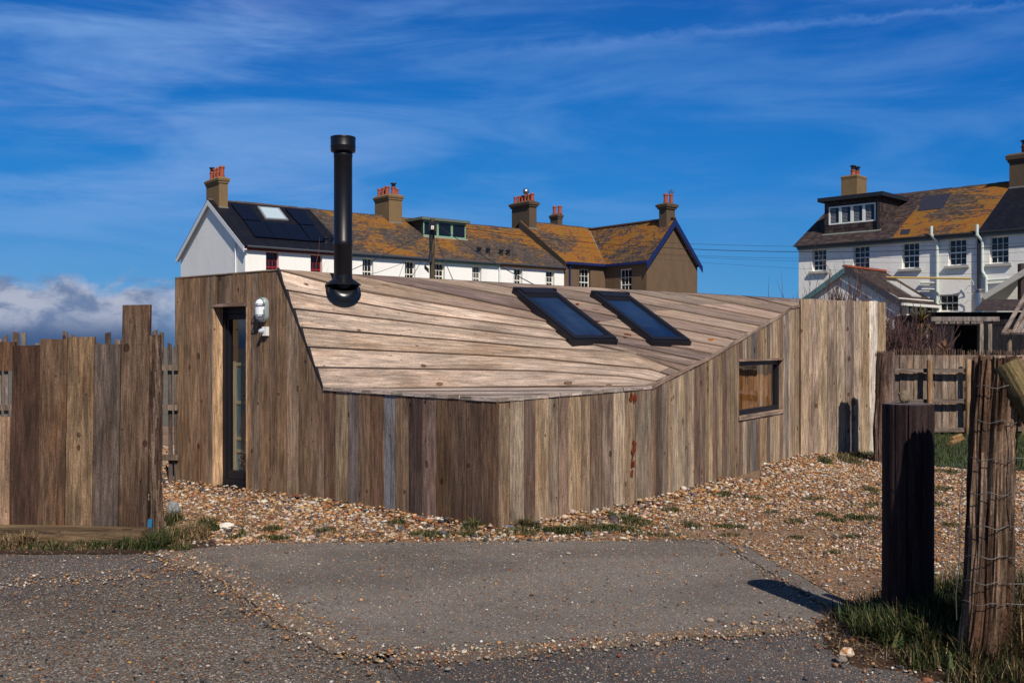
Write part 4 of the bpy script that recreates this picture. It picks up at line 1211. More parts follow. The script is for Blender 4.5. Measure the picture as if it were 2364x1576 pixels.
# split post with stock wire --------------------------------------------------
PYD = 4.75
PC = Vector(((2264 - CX) / F * PYD, PYD, 0))
spo = thing('fence_post', 'split and weathered fence post wrapped in wire, leaning beside the bollard', 'post', tuple(PC))
rough_post('post', M_OLD, PC + Vector((-0.02, 0, -0.12)), Vector(((2301 - CX) / F * PYD, PYD + 0.01, zrow(828, PYD))), 0.100, srgb(88, 68, 54), spo, 110, 110, 0.17, 0.17, 0.10, 1.7, 0.035, 0.85, srgb(124, 104, 86), 0.5)
m = MB(); m.tube([W(2322, 838, 4.69), W(2360, 905, 4.66), W(2690, 1560, 4.6)], [0.06, 0.06, 0.058], 18, srgb(112, 100, 66)); m.build('brace', M_FENCE, spo)
rough_post('stake', M_OLD, W(2312, 1500, 4.97), W(2338, 880, 4.91), 0.032, srgb(58, 46, 40), spo, 16, 20, 0.2, 0.1, 0, 5.5, 0.01)
wf = thing('wire_fence', 'rusty galvanised stock wire stretched from the split post', 'wire fence', tuple(PC + Vector((0.8, 0, 0))))
for i, (y, yr) in enumerate(((893, 894), (974, 972), (1062, 1058), (1141, 1144), (1218, 1222), (1287, 1290), (1347, 1352), (1396, 1402))):
    pts = []
    zz = zrow(y, 4.64)
    cpx = 2264 + 37 * (1430 - y) / 600
    cc_ = Vector(((cpx - CX) / F * PYD, PYD, zz))
    for k in range(10):
        a = math.pi * (1.12 + 0.62 * k / 9); pts.append(cc_ + Vector((math.cos(a) * 0.116, math.sin(a) * 0.108, 0.008 * math.sin(k * 1.3 + i))))
    for k in range(1, 9): pts.append(Vector((pts[9].x + k * 0.16, 4.65 - 0.01 * k, zrow(y + (yr - y) * k / 5, 4.65) + 0.004 * math.sin(k * 2 + i))))
    m = MB(); m.tube(pts, 0.0022, 5); m.build('strand', M_WIRE, wf)
for px_, a, b in ((2332, 975, 1400), (2270, 978, 1395), (2405, 893, 1400), (2214, 1062, 1430)):
    m = MB(); yy = 4.645 if px_ > 2300 else (4.632 if px_ > 2250 else 4.70)
    pts = [W(px_ + 2.5 * math.sin(k * 1.9) - (14 * (k / 7 - 0.5) if px_ < 2300 else -9 * k / 7), a + (b - a) * k / 7, yy) for k in range(8)]
    m.tube(pts, 0.0022, 5); m.build('stay', M_WIRE, wf)


# ------------------------------------------------------------------ houses beyond
class Frame:
    """a house front: s runs along it, v outwards, z up"""
    def __init__(s, O, u, zE, zR, half):
        s.O = Vector((O[0], O[1], 0)); s.u = Vector((u[0], u[1], 0)).normalized(); s.n = Vector((s.u.y, -s.u.x, 0))
        s.zE, s.zR, s.half = zE, zR, half
        s.rp = s.pt(0, 0, zE); a = s.pt(0, -half, zR) - s.rp
        s.rn = s.u.cross(a).normalized(); s.rn = s.rn if s.rn.z > 0 else -s.rn
        s.slope = (zR - zE) / half
    def pt(s, a, v, z): return s.O + s.u * a + s.n * v + Vector((0, 0, z))
    def s_at(s, px, v=0.0):
        p = s.O + s.n * v; return on_line(px, p, p + s.u)
    def z_at(s, px, py, v=0.0):
        p = s.pt(s.s_at(px, v), v, 0); return zrow(py, p.y)
    def roofuv(s, px, py, lift=0.0):
        p = ray_plane(px, py, s.rp + s.rn * lift, s.rn); d = p - s.O
        return d.dot(s.u), d.dot(s.n), p
    def zroof(s, v): return s.zE - s.slope * v if v > -s.half else s.zR - s.slope * (-v - s.half)
    def fbox(s, mb, s0, s1, v0, v1, z0, z1, tint=(1, 1, 1)):
        mb.post([s.pt(s0, v1, z0), s.pt(s1, v1, z0), s.pt(s1, v0, z0), s.pt(s0, v0, z0)], [s.pt(s0, v1, z1), s.pt(s1, v1, z1), s.pt(s1, v0, z1), s.pt(s0, v0, z1)], tint)


def wall_holes(fr, mb, s0, s1, z0, z1, holes, depth=0.2, v=0.0):
    ss = sorted({s0, s1, *[h[0] for h in holes], *[h[1] for h in holes]}); zz = sorted({z0, z1, *[h[2] for h in holes], *[h[3] for h in holes]})
    for a, b in zip(ss[:-1], ss[1:]):
        for c, d in zip(zz[:-1], zz[1:]):
            m = ((a + b) / 2, (c + d) / 2)
            if any(h[0] < m[0] < h[1] and h[2] < m[1] < h[3] for h in holes): continue
            mb.face([fr.pt(a, v, c), fr.pt(b, v, c), fr.pt(b, v, d), fr.pt(a, v, d)])
    for a, b, c, d in holes:
        w = v - depth
        mb.face([fr.pt(a, v, c), fr.pt(a, v, d), fr.pt(a, w, d), fr.pt(a, w, c)]); mb.face([fr.pt(b, v, d), fr.pt(b, v, c), fr.pt(b, w, c), fr.pt(b, w, d)])
        mb.face([fr.pt(a, v, d), fr.pt(b, v, d), fr.pt(b, w, d), fr.pt(a, w, d)]); mb.face([fr.pt(b, v, c), fr.pt(a, v, c), fr.pt(a, w, c), fr.pt(b, w, c)])


M_PANEL = glass_dark('pane_with_blind', (0.10, 0.11, 0.12), 0.08)


def sash(fr, parent, a, b, c, d, v, col, cols=3, rows=4, pane=None, bar=0.022, mat=None):
    """sash window in the opening a..b, c..d on the plane v"""
    mb = MB(); w = 0.045
    for x0, x1, y0, y1 in ((a, a + w, c, d), (b - w, b, c, d), (a + w, b - w, d - w, d), (a + w, b - w, c, c + w * 1.3)):
        fr.fbox(mb, x0, x1, v, v + 0.05, y0, y1, col)
    zm = (c + d) / 2
    fr.fbox(mb, a + w, b - w, v, v + 0.042, zm - 0.025, zm + 0.025, col)
    for i in range(1, cols):
        x = a + w + (b - a - 2 * w) * i / cols; fr.fbox(mb, x - bar / 2, x + bar / 2, v, v + 0.03, c + w * 1.3, d - w, col)
    for i in range(1, rows):
        if i == rows / 2: continue
        z = c + w + (d - c - 2 * w) * i / rows; fr.fbox(mb, a + w, b - w, v + 0.002, v + 0.031, z - bar / 2, z + bar / 2, col)
    o = mb.build('window', M_TINT, parent)
    p = MB(); p.face([fr.pt(a, v + 0.01, c), fr.pt(b, v + 0.01, c), fr.pt(b, v + 0.01, d), fr.pt(a, v + 0.01, d)])
    p.build('pane', pane or M_HGLASS, o)
    return o


M_HGLASS = glass_dark('house_window_glass', (0.008, 0.009, 0.012), 0.06, 0.4)


def roof_slab(fr, parent, s0, s1, mat, ov=0.22, back=True, th=0.05, name='roof'):
    mb = MB(); h = fr.half
    ln = math.hypot(h + ov, fr.slope * (h + ov)); r = rnd.uniform(0, 30)
    f = lambda a, v, k=0.0: fr.pt(a, v, fr.zroof(v)) + Vector((0, 0, k))
    mb.face([f(s0, ov, th), f(s1, ov, th), f(s1, -h, th), f(s0, -h, th)], uvs=[(s0 + r, 0), (s1 + r, 0), (s1 + r, ln), (s0 + r, ln)])
    mb.face([f(s0, ov), f(s1, ov), f(s1, ov, th), f(s0, ov, th)], uvs=[(r, 0.05)] * 4)
    mb.face([f(s0, -h, th), f(s1, -h, th), f(s1, -2 * h - ov, th), f(s0, -2 * h - ov, th)], uvs=[(s0 + r, ln), (s1 + r, ln), (s1 + r, 0), (s0 + r, 0)])
    for s in (s0, s1):
        mb.face([f(s, ov), f(s, ov, th), f(s, -h, th), f(s, -h)], uvs=[(r, 0.05)] * 4); mb.face([f(s, -h), f(s, -h, th), f(s, -2 * h - ov, th), f(s, -2 * h - ov)], uvs=[(r, 0.05)] * 4)
    o = mb.build(name, mat, parent)
    rt = MB(); k = s0
    while k < s1 - 0.05:
        e = min(k + 0.45, s1); j = rnd.uniform(-0.012, 0.012)
        rt.post([f(k + 0.01, -h + 0.13, th - 0.05), f(e, -h + 0.13, th - 0.05), f(e, -h - 0.13, th - 0.05), f(k + 0.01, -h - 0.13, th - 0.05)],
                [f(k + 0.01, -h + 0.05, th + 0.05 + j), f(e, -h + 0.05, th + 0.05 + j), f(e, -h - 0.05, th + 0.05 + j), f(k + 0.01, -h - 0.05, th + 0.05 + j)], jit(srgb(72, 62, 58), 0.3))
        k = e
    rt.build('ridge_tiles', M_TINT, o)
    return o


def gutter(fr, parent, s0, s1, col, gcol=srgb(66, 68, 76), ov=0.22, z=None):
    z = fr.zE if z is None else z
    mb = MB(); fr.fbox(mb, s0, s1, 0.002, 0.15, z - 0.27, z - 0.10, col); mb.build('fascia', M_TINT, parent)
    g = MB(); zg = z - fr.slope * ov; g.tube([fr.pt(s0, ov + 0.02, zg + 0.0), fr.pt(s1, ov + 0.02, zg - 0.015)], 0.05, 10, gcol); g.build('gutter', M_TINT, parent)


def pot(parent, c, r, h, tint_mat=None, cowl=None):
    mb = MB(); mb.lathe(c, [(r * 0.95, 0), (r, 0.05), (r * 0.86, h * 0.3), (r * 0.84, h * 0.78), (r * 1.02, h * 0.82), (r * 1.02, h * 0.9), (r * 0.9, h), (r * 0.62, h)], 14)
    o = mb.build('chimney_pot', tint_mat or M_POT, parent, smooth=True)
    if cowl == 'hat':
        k = MB(); k.lathe(Vector(c) + Vector((0, 0, h)), [(r * 0.75, 0), (r * 0.75, 0.16)], 10); k.lathe(Vector(c) + Vector((0, 0, h + 0.16)), [(r * 1.15, 0), (r * 1.1, 0.04), (r * 0.4, 0.07)], 12); k.build('cowl', M_METAL, o)
    if cowl == 'ball':
        k = MB(); k.lathe(Vector(c) + Vector((0, 0, h)), [(r * 0.6, 0), (r * 0.7, 0.06), (r * 1.35, 0.12), (r * 1.6, 0.22), (r * 1.35, 0.32), (r * 0.7, 0.38), (r * 0.2, 0.40)], 16); k.build('cowl', M_STEEL, o, smooth=True)
    if cowl == 'wire':
        k = MB(); cc = Vector(c) + Vector((0, 0, h + r * 0.9))
        for j in range(7):
            a = math.pi * j / 7; k.tube([cc + Vector((math.cos(a) * math.cos(t), math.sin(a) * math.cos(t), math.sin(t))) * r * 1.15 for t in np.linspace(-1.57, 4.71, 17)], 0.008, 4, (1, 1, 1), False)
        k.build('cowl', M_WIRE, o)


def chimney(fr, parent, s0, s1, v0, v1, zb, zt, pots, mat, cap=0.16, ov=0.07, flare=False):
    """stack with a two-step cap; pots [(s fraction, v fraction, r, h, cowl)]"""
    mb = MB(); fr.fbox(mb, s0, s1, v0, v1, zb, zt - cap)
    q = lambda o, z: [fr.pt(s0 - o, v1 + o, z), fr.pt(s1 + o, v1 + o, z), fr.pt(s1 + o, v0 - o, z), fr.pt(s0 - o, v0 - o, z)]
    mb.post(q(ov * 0.55, zt - cap - 0.10), q(ov * 0.55, zt - cap + 0.001)); mb.post(q(ov, zt - cap), q(ov * 1.2, zt - 0.06)); mb.post(q(ov * 1.2, zt - 0.06), q(-0.02, zt + 0.03))
    o = mb.build('chimney', mat, parent)
    lm = MB(); zf = fr.zroof(v1)
    lm.post(q(0.02, zf - 0.15), q(0.02, zf + 0.10), srgb(120, 116, 110)); lm.build('flashing', M_TINT, o)
    for fs0, fv, r, h, cw in pots: pot(o, fr.pt(s0 + (s1 - s0) * fs0, v0 + (v1 - v0) * fv, zt + 0.02), r, h, None, cw)
    return o


KS = 1.25
YA = 34.5 * KS
fa_ = Frame(((566 - CX) / F * YA, YA), (0.777, 0.629), zrow(571, YA) + 0.17, zrow(462, YA + 0.777 * 3.01 * KS), 3.01 * KS)
b12, b23, b34, b45 = (fa_.s_at(p) for p in (800, 986, 1151, 1302))
bounds = [0.0, b12, b23, b34, b45]
heads = [('white end cottage with red windows and solar panels on its dark slate roof', srgb(112, 22, 24)), ('white cottage with blue-grey eaves and a broad brown chimney above it', srgb(96, 116, 132)),
         ('white cottage with pale green eaves and a green dormer', srgb(112, 148, 124)), ('white cottage with orange-brown eaves next to the brown house', srgb(150, 92, 40))]
wins = [[(614, 643.6, 582), (717, 744, 589)], [(837, 862, 596), (935, 959, 603)], [(1003, 1027, 608), (1090, 1111.5, 614)], [(1186, 1206, 619.5), (1260, 1280, 625)]]
HOUSES = []
for i in range(4):
    s0, s1 = bounds[i], bounds[i + 1]
    h = thing('white_cottage', heads[i][0], 'house', tuple(fa_.pt((s0 + s1) / 2, -3.7, 0)), 'white cottages in the terrace behind the cabin'); HOUSES.append(h)
    holes = []
    for a, b, t in wins[i]:
        sa, sb_ = fa_.s_at(a), fa_.s_at(b); zt = fa_.z_at((a + b) / 2, t); holes.append((sa, sb_, zt - (1.25 if i else 1.3), zt))
    holes += [(x0, x1, 0.9, 2.2) for x0, x1, _, _ in holes]
    mb = MB(); wall_holes(fa_, mb, s0, s1, -0.1, fa_.zE, holes, 0.24)
    hf = fa_.half
    if i == 0:
        mb.face([fa_.pt(0, 0, -0.1), fa_.pt(0, 0, fa_.zE), fa_.pt(0, -hf, fa_.zR), fa_.pt(0, -2 * hf, fa_.zE), fa_.pt(0, -2 * hf, -0.1)])
    for e_ in ((s0, s1) if i else (s1,)): mb.face([fa_.pt(e_, 0, -0.1), fa_.pt(e_, 0, fa_.zE), fa_.pt(e_, -2 * hf, fa_.zE), fa_.pt(e_, -2 * hf, -0.1)])
    mb.face([fa_.pt(s0, -2 * hf, -0.1), fa_.pt(s0, -2 * hf, fa_.zE), fa_.pt(s1, -2 * hf, fa_.zE), fa_.pt(s1, -2 * hf, -0.1)])
    if i: mb.build('wall', M_RENDERW, h)
    else:
        # the gable shares the white render of the front
        g = MB(); g.v = mb.v; g.f = mb.f; g.t = mb.t; g.uv = mb.uv; g.build('wall', M_RENDERW, h)
    for k, (a, b, c, d) in enumerate(holes):
        blind = (i == 2 and k in (0, 1))
        sash(fa_, h, a, b, c, d, -0.22, srgb(150, 26, 30) if i == 0 else srgb(226, 222, 210), 3, 4, M_PANEL if (i == 2 and k == 1) else None)
    roof_slab(fa_, h, s0 - (0.16 if i == 0 else 0), s1, M_SLATE if i == 0 else M_LICHEN)
    gutter(fa_, h, s0, s1, heads[i][1])
# end gable: white bargeboards
hf = fa_.half
bb = MB()
for va, vb in ((0.22, -hf), (-2 * hf - 0.22, -hf)):
    pa, pb = fa_.pt(-0.17, va, fa_.zroof(va) - 0.01), fa_.pt(-0.17, vb, fa_.zroof(vb) - 0.01); d = Vector((0, 0, -0.24))
    bb.post([pa + d, pa + d + fa_.u * 0.03, pb + d + fa_.u * 0.03, pb + d], [pa, pa + fa_.u * 0.03, pb + fa_.u * 0.03, pb], srgb(214, 214, 214))
    bb.face([pa + d * 0.6 + fa_.u * 0.03, pb + d * 0.6 + fa_.u * 0.03, pb + d * 0.6 + fa_.u * 0.17, pa + d * 0.6 + fa_.u * 0.17], srgb(200, 200, 200))
bb.build('bargeboard', M_TINT, HOUSES[0])
dp = MB(); p = fa_.pt(-0.05, -0.9, 0)
dp.tube([fa_.pt(-0.05, -0.9, 0), fa_.pt(-0.05, -0.9, 6.55)], 0.035, 8, srgb(220, 220, 220)); dp.build('drainpipe', M_TINT, HOUSES[0])


def on_roof(fr, mb, corners, lift, th, tint=(1, 1, 1)):
    P = [ray_plane(*c, fr.rp + fr.rn * lift, fr.rn) for c in corners]
    Q = [p + fr.rn * th for p in P]
    mb.post([P[3], P[2], P[1], P[0]], [Q[3], Q[2], Q[1], Q[0]], tint)
    return Q


z2 = lambda x, y: (400 + x / 3.92, 300 + y / 3.92)
for crn in (((520, 672), (688, 692), (790, 828), (634, 818)), ((640, 826), (820, 838), (915, 985), (740, 970)), ((824, 838), (972, 852), (1080, 997), (919, 985)), ((976, 852), (1132, 866), (1240, 1010), (1084, 998)),
            ((1010, 716), (1178, 737), (1275, 868), (1140, 858)), ((1145, 866), (1280, 876), (1380, 1014), (1245, 1010))):
    m = MB(); on_roof(fa_, m, [z2(*c) for c in crn], 0.07, 0.05); m.build('solar_panel', M_SOLAR, HOUSES[0])
m = MB(); Q = on_roof(fa_, m, [z2(*c) for c in ((758, 700), (955, 716), (1042, 826), (832, 814))], 0.06, 0.07, srgb(120, 122, 126)); o = m.build('skylight', M_TINT, HOUSES[0])
m = MB(); cq = sum(Q, Vector()) / 4; m.face([q_.lerp(cq, 0.16) + fa_.rn * 0.004 for q_ in Q]); m.build('pane', plain('painted_sky_glass', (0.42, 0.52, 0.56), 0.25, 0, 0.05), o)  # the sky's reflection is painted into the pane's pale blue colour
for px_, py_, hi in ((753, 560, 0), (770, 560, 0), (1106, 583, 2), (1127, 585, 2), (1157, 588, 3), (1173, 589, 3)):
    _, _, p = fa_.roofuv(px_, py_, 0.05); m = MB(); m.lathe(p, [(0.10, -0.05), (0.08, 0.05), (0.08, 0.16), (0.13, 0.18), (0.13, 0.26), (0.05, 0.30)], 10); m.build('roof_vent', M_METAL, HOUSES[hi])
# chimneys
zc1 = zrow(410, YA + 2.5)
v_c = -hf
chimney(fa_, HOUSES[0], 0.08, 0.50, v_c - 0.75, v_c + 0.75, fa_.zR - 1.2, zrow(410, fa_.pt(0.3, v_c + .7, 0).y), [(0.5, 0.12, 0.12, 0.40, 'hat'), (0.5, 0.38, 0.12, 0.5, None), (0.5, 0.62, 0.12, 0.5, None), (0.5, 0.88, 0.13, 0.52, None)], M_CHIM)
sc2 = fa_.s_at(898, v_c + 0.7)
chimney(fa_, HOUSES[1], sc2, sc2 + 0.80, v_c - 0.70, v_c + 0.70, fa_.zR - 1.2, zrow(448, fa_.pt(sc2, v_c + .7, 0).y), [(0.25, 0.1, 0.12, 0.42, None), (0.3, 0.35, 0.12, 0.44, None), (0.3, 0.6, 0.13, 0.48, None), (0.5, 0.85, 0.14, 0.40, 'hat'), (0.9, 0.7, 0.13, 0.36, None)], M_CHIM)

# dormer of the third cottage, green
def dormer(fr, parent, bl, br, ytl, ytr, fcol, wallmat, wallt, roofcol, win, lights, wcol, blinds=False, fasc=0.14, over=0.18):
    sa, va, _ = fr.roofuv(*bl); sb_, vb, _ = fr.roofuv(*br); v = (va + vb) / 2
    sa, sb_ = fr.s_at(bl[0], v), fr.s_at(br[0], v)
    zt = (fr.z_at(bl[0], ytl, v) + fr.z_at(br[0], ytr, v)) / 2; zb = fr.zroof(v) - 0.02
    vr = -(zt - fr.zE) / fr.slope           # where its flat roof meets the slope
    vr = max(vr, -fr.half - 0.3)
    dm = MB(); x0 = sa + (sb_ - sa) * win[0]; x1 = sa + (sb_ - sa) * win[1]; y0 = zb + (zt - zb) * win[2]; y1 = zb + (zt - zb) * win[3]
    wall_holes(fr, dm, sa, sb_, zb, zt, [(x0, x1, y0, y1)], 0.05, v)
    n = len(dm.f)
    for s in (sa, sb_):
        dm.face([fr.pt(s, v, zb), fr.pt(s, v, zt), fr.pt(s, vr, zt)], (1, 1, 1), [(0, 0), (0, zt - zb), (v - vr, zt - zb)])
    for i in range(n):
        dm.uv[i] = [((Vector(dm.v[j]) - fr.O).dot(fr.u), dm.v[j][2]) for j in dm.f[i]]
    dm.t = [wallt] * len(dm.f)
    o = dm.build('dormer', wallmat, parent)
    rf_ = MB(); fr.fbox(rf_, sa - over, sb_ + over, vr - 0.05, v + over, zt, zt + fasc, roofcol); rf_.build('dormer_roof', M_TINT, o)
    fr_ = MB(); w = 0.06
    xs = np.linspace(x0, x1, lights + 1)
    for a, b in zip(xs[:-1], xs[1:]):
        for p0, p1, q0, q1 in ((a, a + w, y0, y1), (b - w, b, y0, y1), (a + w, b - w, y1 - w, y1), (a + w, b - w, y0, y0 + w)): fr.fbox(fr_, p0, p1, v - 0.045, v + 0.012, q0, q1, wcol)
    fr_.build('window', M_TINT, o)
    pn = MB(); pn.face([fr.pt(x0, v - 0.03, y0), fr.pt(x1, v - 0.03, y0), fr.pt(x1, v - 0.03, y1), fr.pt(x0, v - 0.03, y1)]); pn.build('pane', M_HGLASS, o)
    if blinds:
        bl_ = MB()
        for a, b in zip(xs[:-1], xs[1:]):
            z = y0 + 0.1
            while z < y1 - 0.08: fr.fbox(bl_, a + w, a + w + (b - a - 2 * w) * 0.62, v - 0.028, v - 0.02, z, z + 0.022, srgb(150, 152, 156)); z += 0.06
        bl_.build('blind', M_TINT, o)
    fl_ = MB(); fr.fbox(fl_, sa - 0.05, sb_ + 0.08, v, v + 0.12, zb - 0.06, zb + 0.05, srgb(150, 156, 146)); fl_.build('dormer_flashing', M_TINT, o)
    return o, sa, sb_, v, zt


dormer(fa_, HOUSES[2], (977, 547), (1075, 553.5), 508, 516, srgb(112, 148, 124), M_TINT, srgb(40, 46, 46), srgb(92, 100, 92), (0.0, 1.0, 0.08, 0.98), 3, srgb(124, 160, 130))
wp_ = MB(); wp_.tube([fa_.pt(b34, 0.07, 0), fa_.pt(b34, 0.07, fa_.zE - 0.1)], 0.045, 8, srgb(206, 208, 212)); wp_.build('drainpipe', M_TINT, HOUSES[3])

# brown end house: main range and a wing coming forward
zEb = fa_.z_at(1340, 610) + 0.14
fb_main = Frame(fa_.pt(0, 0, 0), fa_.u, zEb, zrow(516, fa_.pt(fa_.s_at(1244, -hf), -hf, 0).y), hf)
brown = thing('brown_house', 'brown rendered end house with blue bargeboards and a lichened roof', 'house', tuple(fa_.pt(b45 + 2.5, -2, 0)))
sI = fb_main.s_at(1397); WL = 2.57 * KS; WW = 3.35 * KS
Ocorner = fb_main.pt(sI, WL, 0)
holes = []
a, b = fb_main.s_at(1337.5), fb_main.s_at(1363); zt = fb_main.z_at(1350, 620.5); holes.append((a, b, zt - 1.5, zt))
mb = MB(); wall_holes(fb_main, mb, b45, sI, -0.1, zEb, holes, 0.22)
wing = Frame(fb_main.pt(sI, WL, 0), -fa_.n, zEb, zrow(507, fb_main.pt(sI + WW / 2, WL, 0).y), WW / 2)     # s runs back from the gable, v towards -u
wa, wb = wing.s_at(1458), wing.s_at(1432); wa, wb = min(wa, wb), max(wa, wb); zt = wing.z_at(1445, 621)
wing_holes = [(wa, wb, zt - 1.75, zt)]
wn = Frame(fb_main.pt(sI, 0, 0), fa_.n, zEb, 0, 1)          # same wall seen with s running forward, outward = -u
wn.n = -fa_.u
wh = [(WL - wb, WL - wa, zt - 1.75, zt)]
wall_holes(wn, mb, 0, WL, -0.1, zEb, wh, 0.12)
gz = wing.zR
mb.face([fb_main.pt(sI, WL, -0.1), fb_main.pt(sI + WW, WL, -0.1), fb_main.pt(sI + WW, WL, zEb), fb_main.pt(sI + WW / 2, WL, gz), fb_main.pt(sI, WL, zEb)])
mb.face([fb_main.pt(sI + WW, WL, -0.1), fb_main.pt(sI + WW, -2 * hf, -0.1), fb_main.pt(sI + WW, -2 * hf, zEb), fb_main.pt(sI + WW, WL, zEb)])
mb.face([fb_main.pt(b45, 0, 5), fb_main.pt(b45, -hf, 5), fb_main.pt(b45, -hf, fb_main.zR), fb_main.pt(b45, 0, zEb)])
mb.face([fb_main.pt(sI + WW, 0, zEb), fb_main.pt(sI + WW, -hf, fb_main.zR), fb_main.pt(sI + WW, -2 * hf, zEb)])
mb.face([fb_main.pt(b45, -2 * hf, 0), fb_main.pt(sI + WW, -2 * hf, 0), fb_main.pt(sI + WW, -2 * hf, zEb), fb_main.pt(b45, -2 * hf, zEb)])
mb.build('wall', M_BROWN, brown)
sash(fb_main, brown, *holes[0], -0.2, srgb(226, 224, 216), 3, 4)
sash(wn, brown, *wh[0], -0.1, srgb(226, 224, 218), 3, 4)
wd = MB(); wn.fbox(wd, wh[0][0] - 0.05, wh[0][1] + 0.05, 0.0, 0.03, wh[0][2] - 0.06, wh[0][2] - 0.002, srgb(214, 214, 210)); wd.build('window_sill', M_TINT, brown)
roof_slab(fb_main, brown, b45 - 0.05, sI + WW, M_LICHEN2)
# wing roof: ridge runs back into the main slope
th = 0.052
wzr = wing.zR
def wp(s, fwd, z): return fb_main.pt(s, fwd, z + th)
v_hit = -(wzr - fb_main.zE) / fb_main.slope
wr = MB(); sl_w = (wzr - zEb) / (WW / 2); eo = 0.2
ln = math.hypot(WW / 2, wzr - zEb)
wr.face([wp(sI - eo, WL + 0.2, zEb - sl_w * eo), wp(sI + WW / 2, WL + 0.2, wzr), wp(sI + WW / 2, v_hit, wzr), wp(sI - eo, 0.2, zEb - sl_w * eo)], (1, 1, 1), [(0, 0), (0, ln), (WL - v_hit, ln), (WL, 0)])
wr.face([wp(sI + WW / 2, WL + 0.2, wzr), wp(sI + WW + eo, WL + 0.2, zEb - sl_w * eo), wp(sI + WW + eo, 0, zEb - sl_w * eo), wp(sI + WW / 2, v_hit, wzr)], (1, 1, 1), [(0, ln), (0, 0), (WL, 0), (WL - v_hit, ln)])
wr.build('roof', M_LICHEN2, brown)
vl = MB(); vl.bar(wp(sI - 0.1, 0.15, zEb - 0.12), wp(sI + WW / 2, v_hit, wzr + 0.01), 0.07, 0.02, srgb(120, 116, 108)); vl.build('valley', M_TINT, brown)
rt = MB(); rt.bar(wp(sI + WW / 2, WL + 0.2, wzr + 0.03), wp(sI + WW / 2, v_hit, wzr + 0.03), 0.2, 0.09, srgb(84, 66, 52)); rt.build('ridge_tiles', M_TINT, brown)
navy = srgb(20, 34, 84)
bg_ = MB()
for sg in (0, 1):
    e = (sI - eo, sI + WW + eo)[sg]
    pa, pb = fb_main.pt(e, WL + 0.21, zEb - sl_w * eo + 0.04), fb_main.pt(sI + WW / 2, WL + 0.21, wzr + 0.04); d = Vector((0, 0, -0.34)); o_ = fa_.n * 0.035
    q0 = [pa + d, pa + d + o_, pb + d * 1.15 + o_, pb + d * 1.15]; q1 = [pa, pa + o_, pb + o_, pb]
    bg_.post(q0, q1, navy)
bg_.build('bargeboard', M_TINT, brown)
gg = MB(); fb_main.fbox(gg, b45, sI, 0.004, 0.24, zEb - 0.2, zEb - 0.06, navy); wn.fbox(gg, 0.2, WL + 0.2, 0.004, 0.22, zEb - 0.22, zEb - 0.07, navy)
sdp = fb_main.s_at(1313.5); gg.tube([fb_main.pt(sdp, 0.08, 0), fb_main.pt(sdp, 0.08, zEb - 0.1)], 0.05, 8, navy); gg.build('gutter', M_TINT, brown)
# stepped party wall between roof levels
pw = MB()
for k in range(14):
    va, vb = 0.22 - (hf + 0.22) * k / 14, 0.22 - (hf + 0.22) * (k + 1) / 14
    pw.post([fb_main.pt(b45 - 0.10, va, fa_.zroof(va) - 0.1), fb_main.pt(b45 - 0.045, va, fa_.zroof(va) - 0.1), fb_main.pt(b45 - 0.045, vb, fa_.zroof(vb) - 0.1), fb_main.pt(b45 - 0.10, vb, fa_.zroof(vb) - 0.1)],
            [fb_main.pt(b45 - 0.10, va, fb_main.zroof(va) + 0.06), fb_main.pt(b45 - 0.045, va, fb_main.zroof(va) + 0.06), fb_main.pt(b45 - 0.045, vb, fb_main.zroof(vb) + 0.06), fb_main.pt(b45 - 0.10, vb, fb_main.zroof(vb) + 0.06)], srgb(60, 54, 46))
pw.build('verge', M_TINT, brown)
s3 = fb_main.s_at(1222, v_c + 0.75)
chimney(fb_main, brown, s3, s3 + 0.55, v_c - 0.85, v_c + 0.75, fb_main.zR - 1.2, zrow(464, fb_main.pt(s3, v_c + .7, 0).y), [(0.4, 0.05, 0.12, 0.40, None), (0.5, 0.24, 0.12, 0.42, None), (0.5, 0.42, 0.12, 0.42, None), (0.5, 0.60, 0.12, 0.40, 'ball'), (0.5, 0.78, 0.13, 0.42, None), (0.5, 0.96, 0.13, 0.45, None)], M_CHIMB, 0.2, 0.12)
s4 = fb_main.s_at(1288, v_c - 0.3)
chimney(fb_main, brown, s4, s4 + 0.36, v_c - 1.0, v_c - 0.3, fb_main.zR - 1.0, zrow(494, fb_main.pt(s4, v_c - .3, 0).y), [(0.3, 0.4, 0.13, 0.5, None), (0.6, 0.9, 0.14, 0.5, None)], M_CHIMB, 0.16, 0.06)
px5 = fb_main.pt(sI + WW / 2, WL, 0)
c5 = Frame(px5, fa_.u, zEb, wzr, 2.0)
chimney(c5, brown, -0.42, 0.28, -0.62, -0.06, wzr - 0.8, zrow(470, px5.y), [(0.35, 0.5, 0.14, 0.55, None), (0.8, 0.7, 0.12, 0.55, 'wire')], M_CHIMB, 0.2, 0.13)

# ------------------------------------------------------------------ the right-hand terrace
YB = 43.3
er = Vector((0.712, -0.702, 0))
zEr = zrow(572, YB) + 0.16
hr = 3.75
O2 = ((1844 - CX) / F * YB, YB)
zRr = zrow(465.6, YB + 0.712 * hr)
fr2 = Frame(O2, er, zEr, zRr, hr)
c12, c23, c34 = fr2.s_at(2063), fr2.s_at(2262), fr2.s_at(2560)
rb_ = [0.0, c12, c23, c34]
z5 = lambda x, y: (1800 + x / 3.137, 320 + y / 3.137)
rh = [('white terraced house with a large slate-hung flat dormer', M_PURPLE), ('white terraced house with a lichen-covered roof between two white drainpipes', M_LICHEN3), ('white terraced house with dark slates at the frame edge', M_SLATE)]
rwins = [[(1875, 1907.5, 575, 626, 1), (1969, 2007, 568, 621, 0)], [(2082, 2122, 560, 620, 1), (2189, 2231, 552, 613, 1), (2168, 2212, 679.5, 719, 0)], [(2284.5, 2328.5, 545, 608.5, 1)]]
RH = []
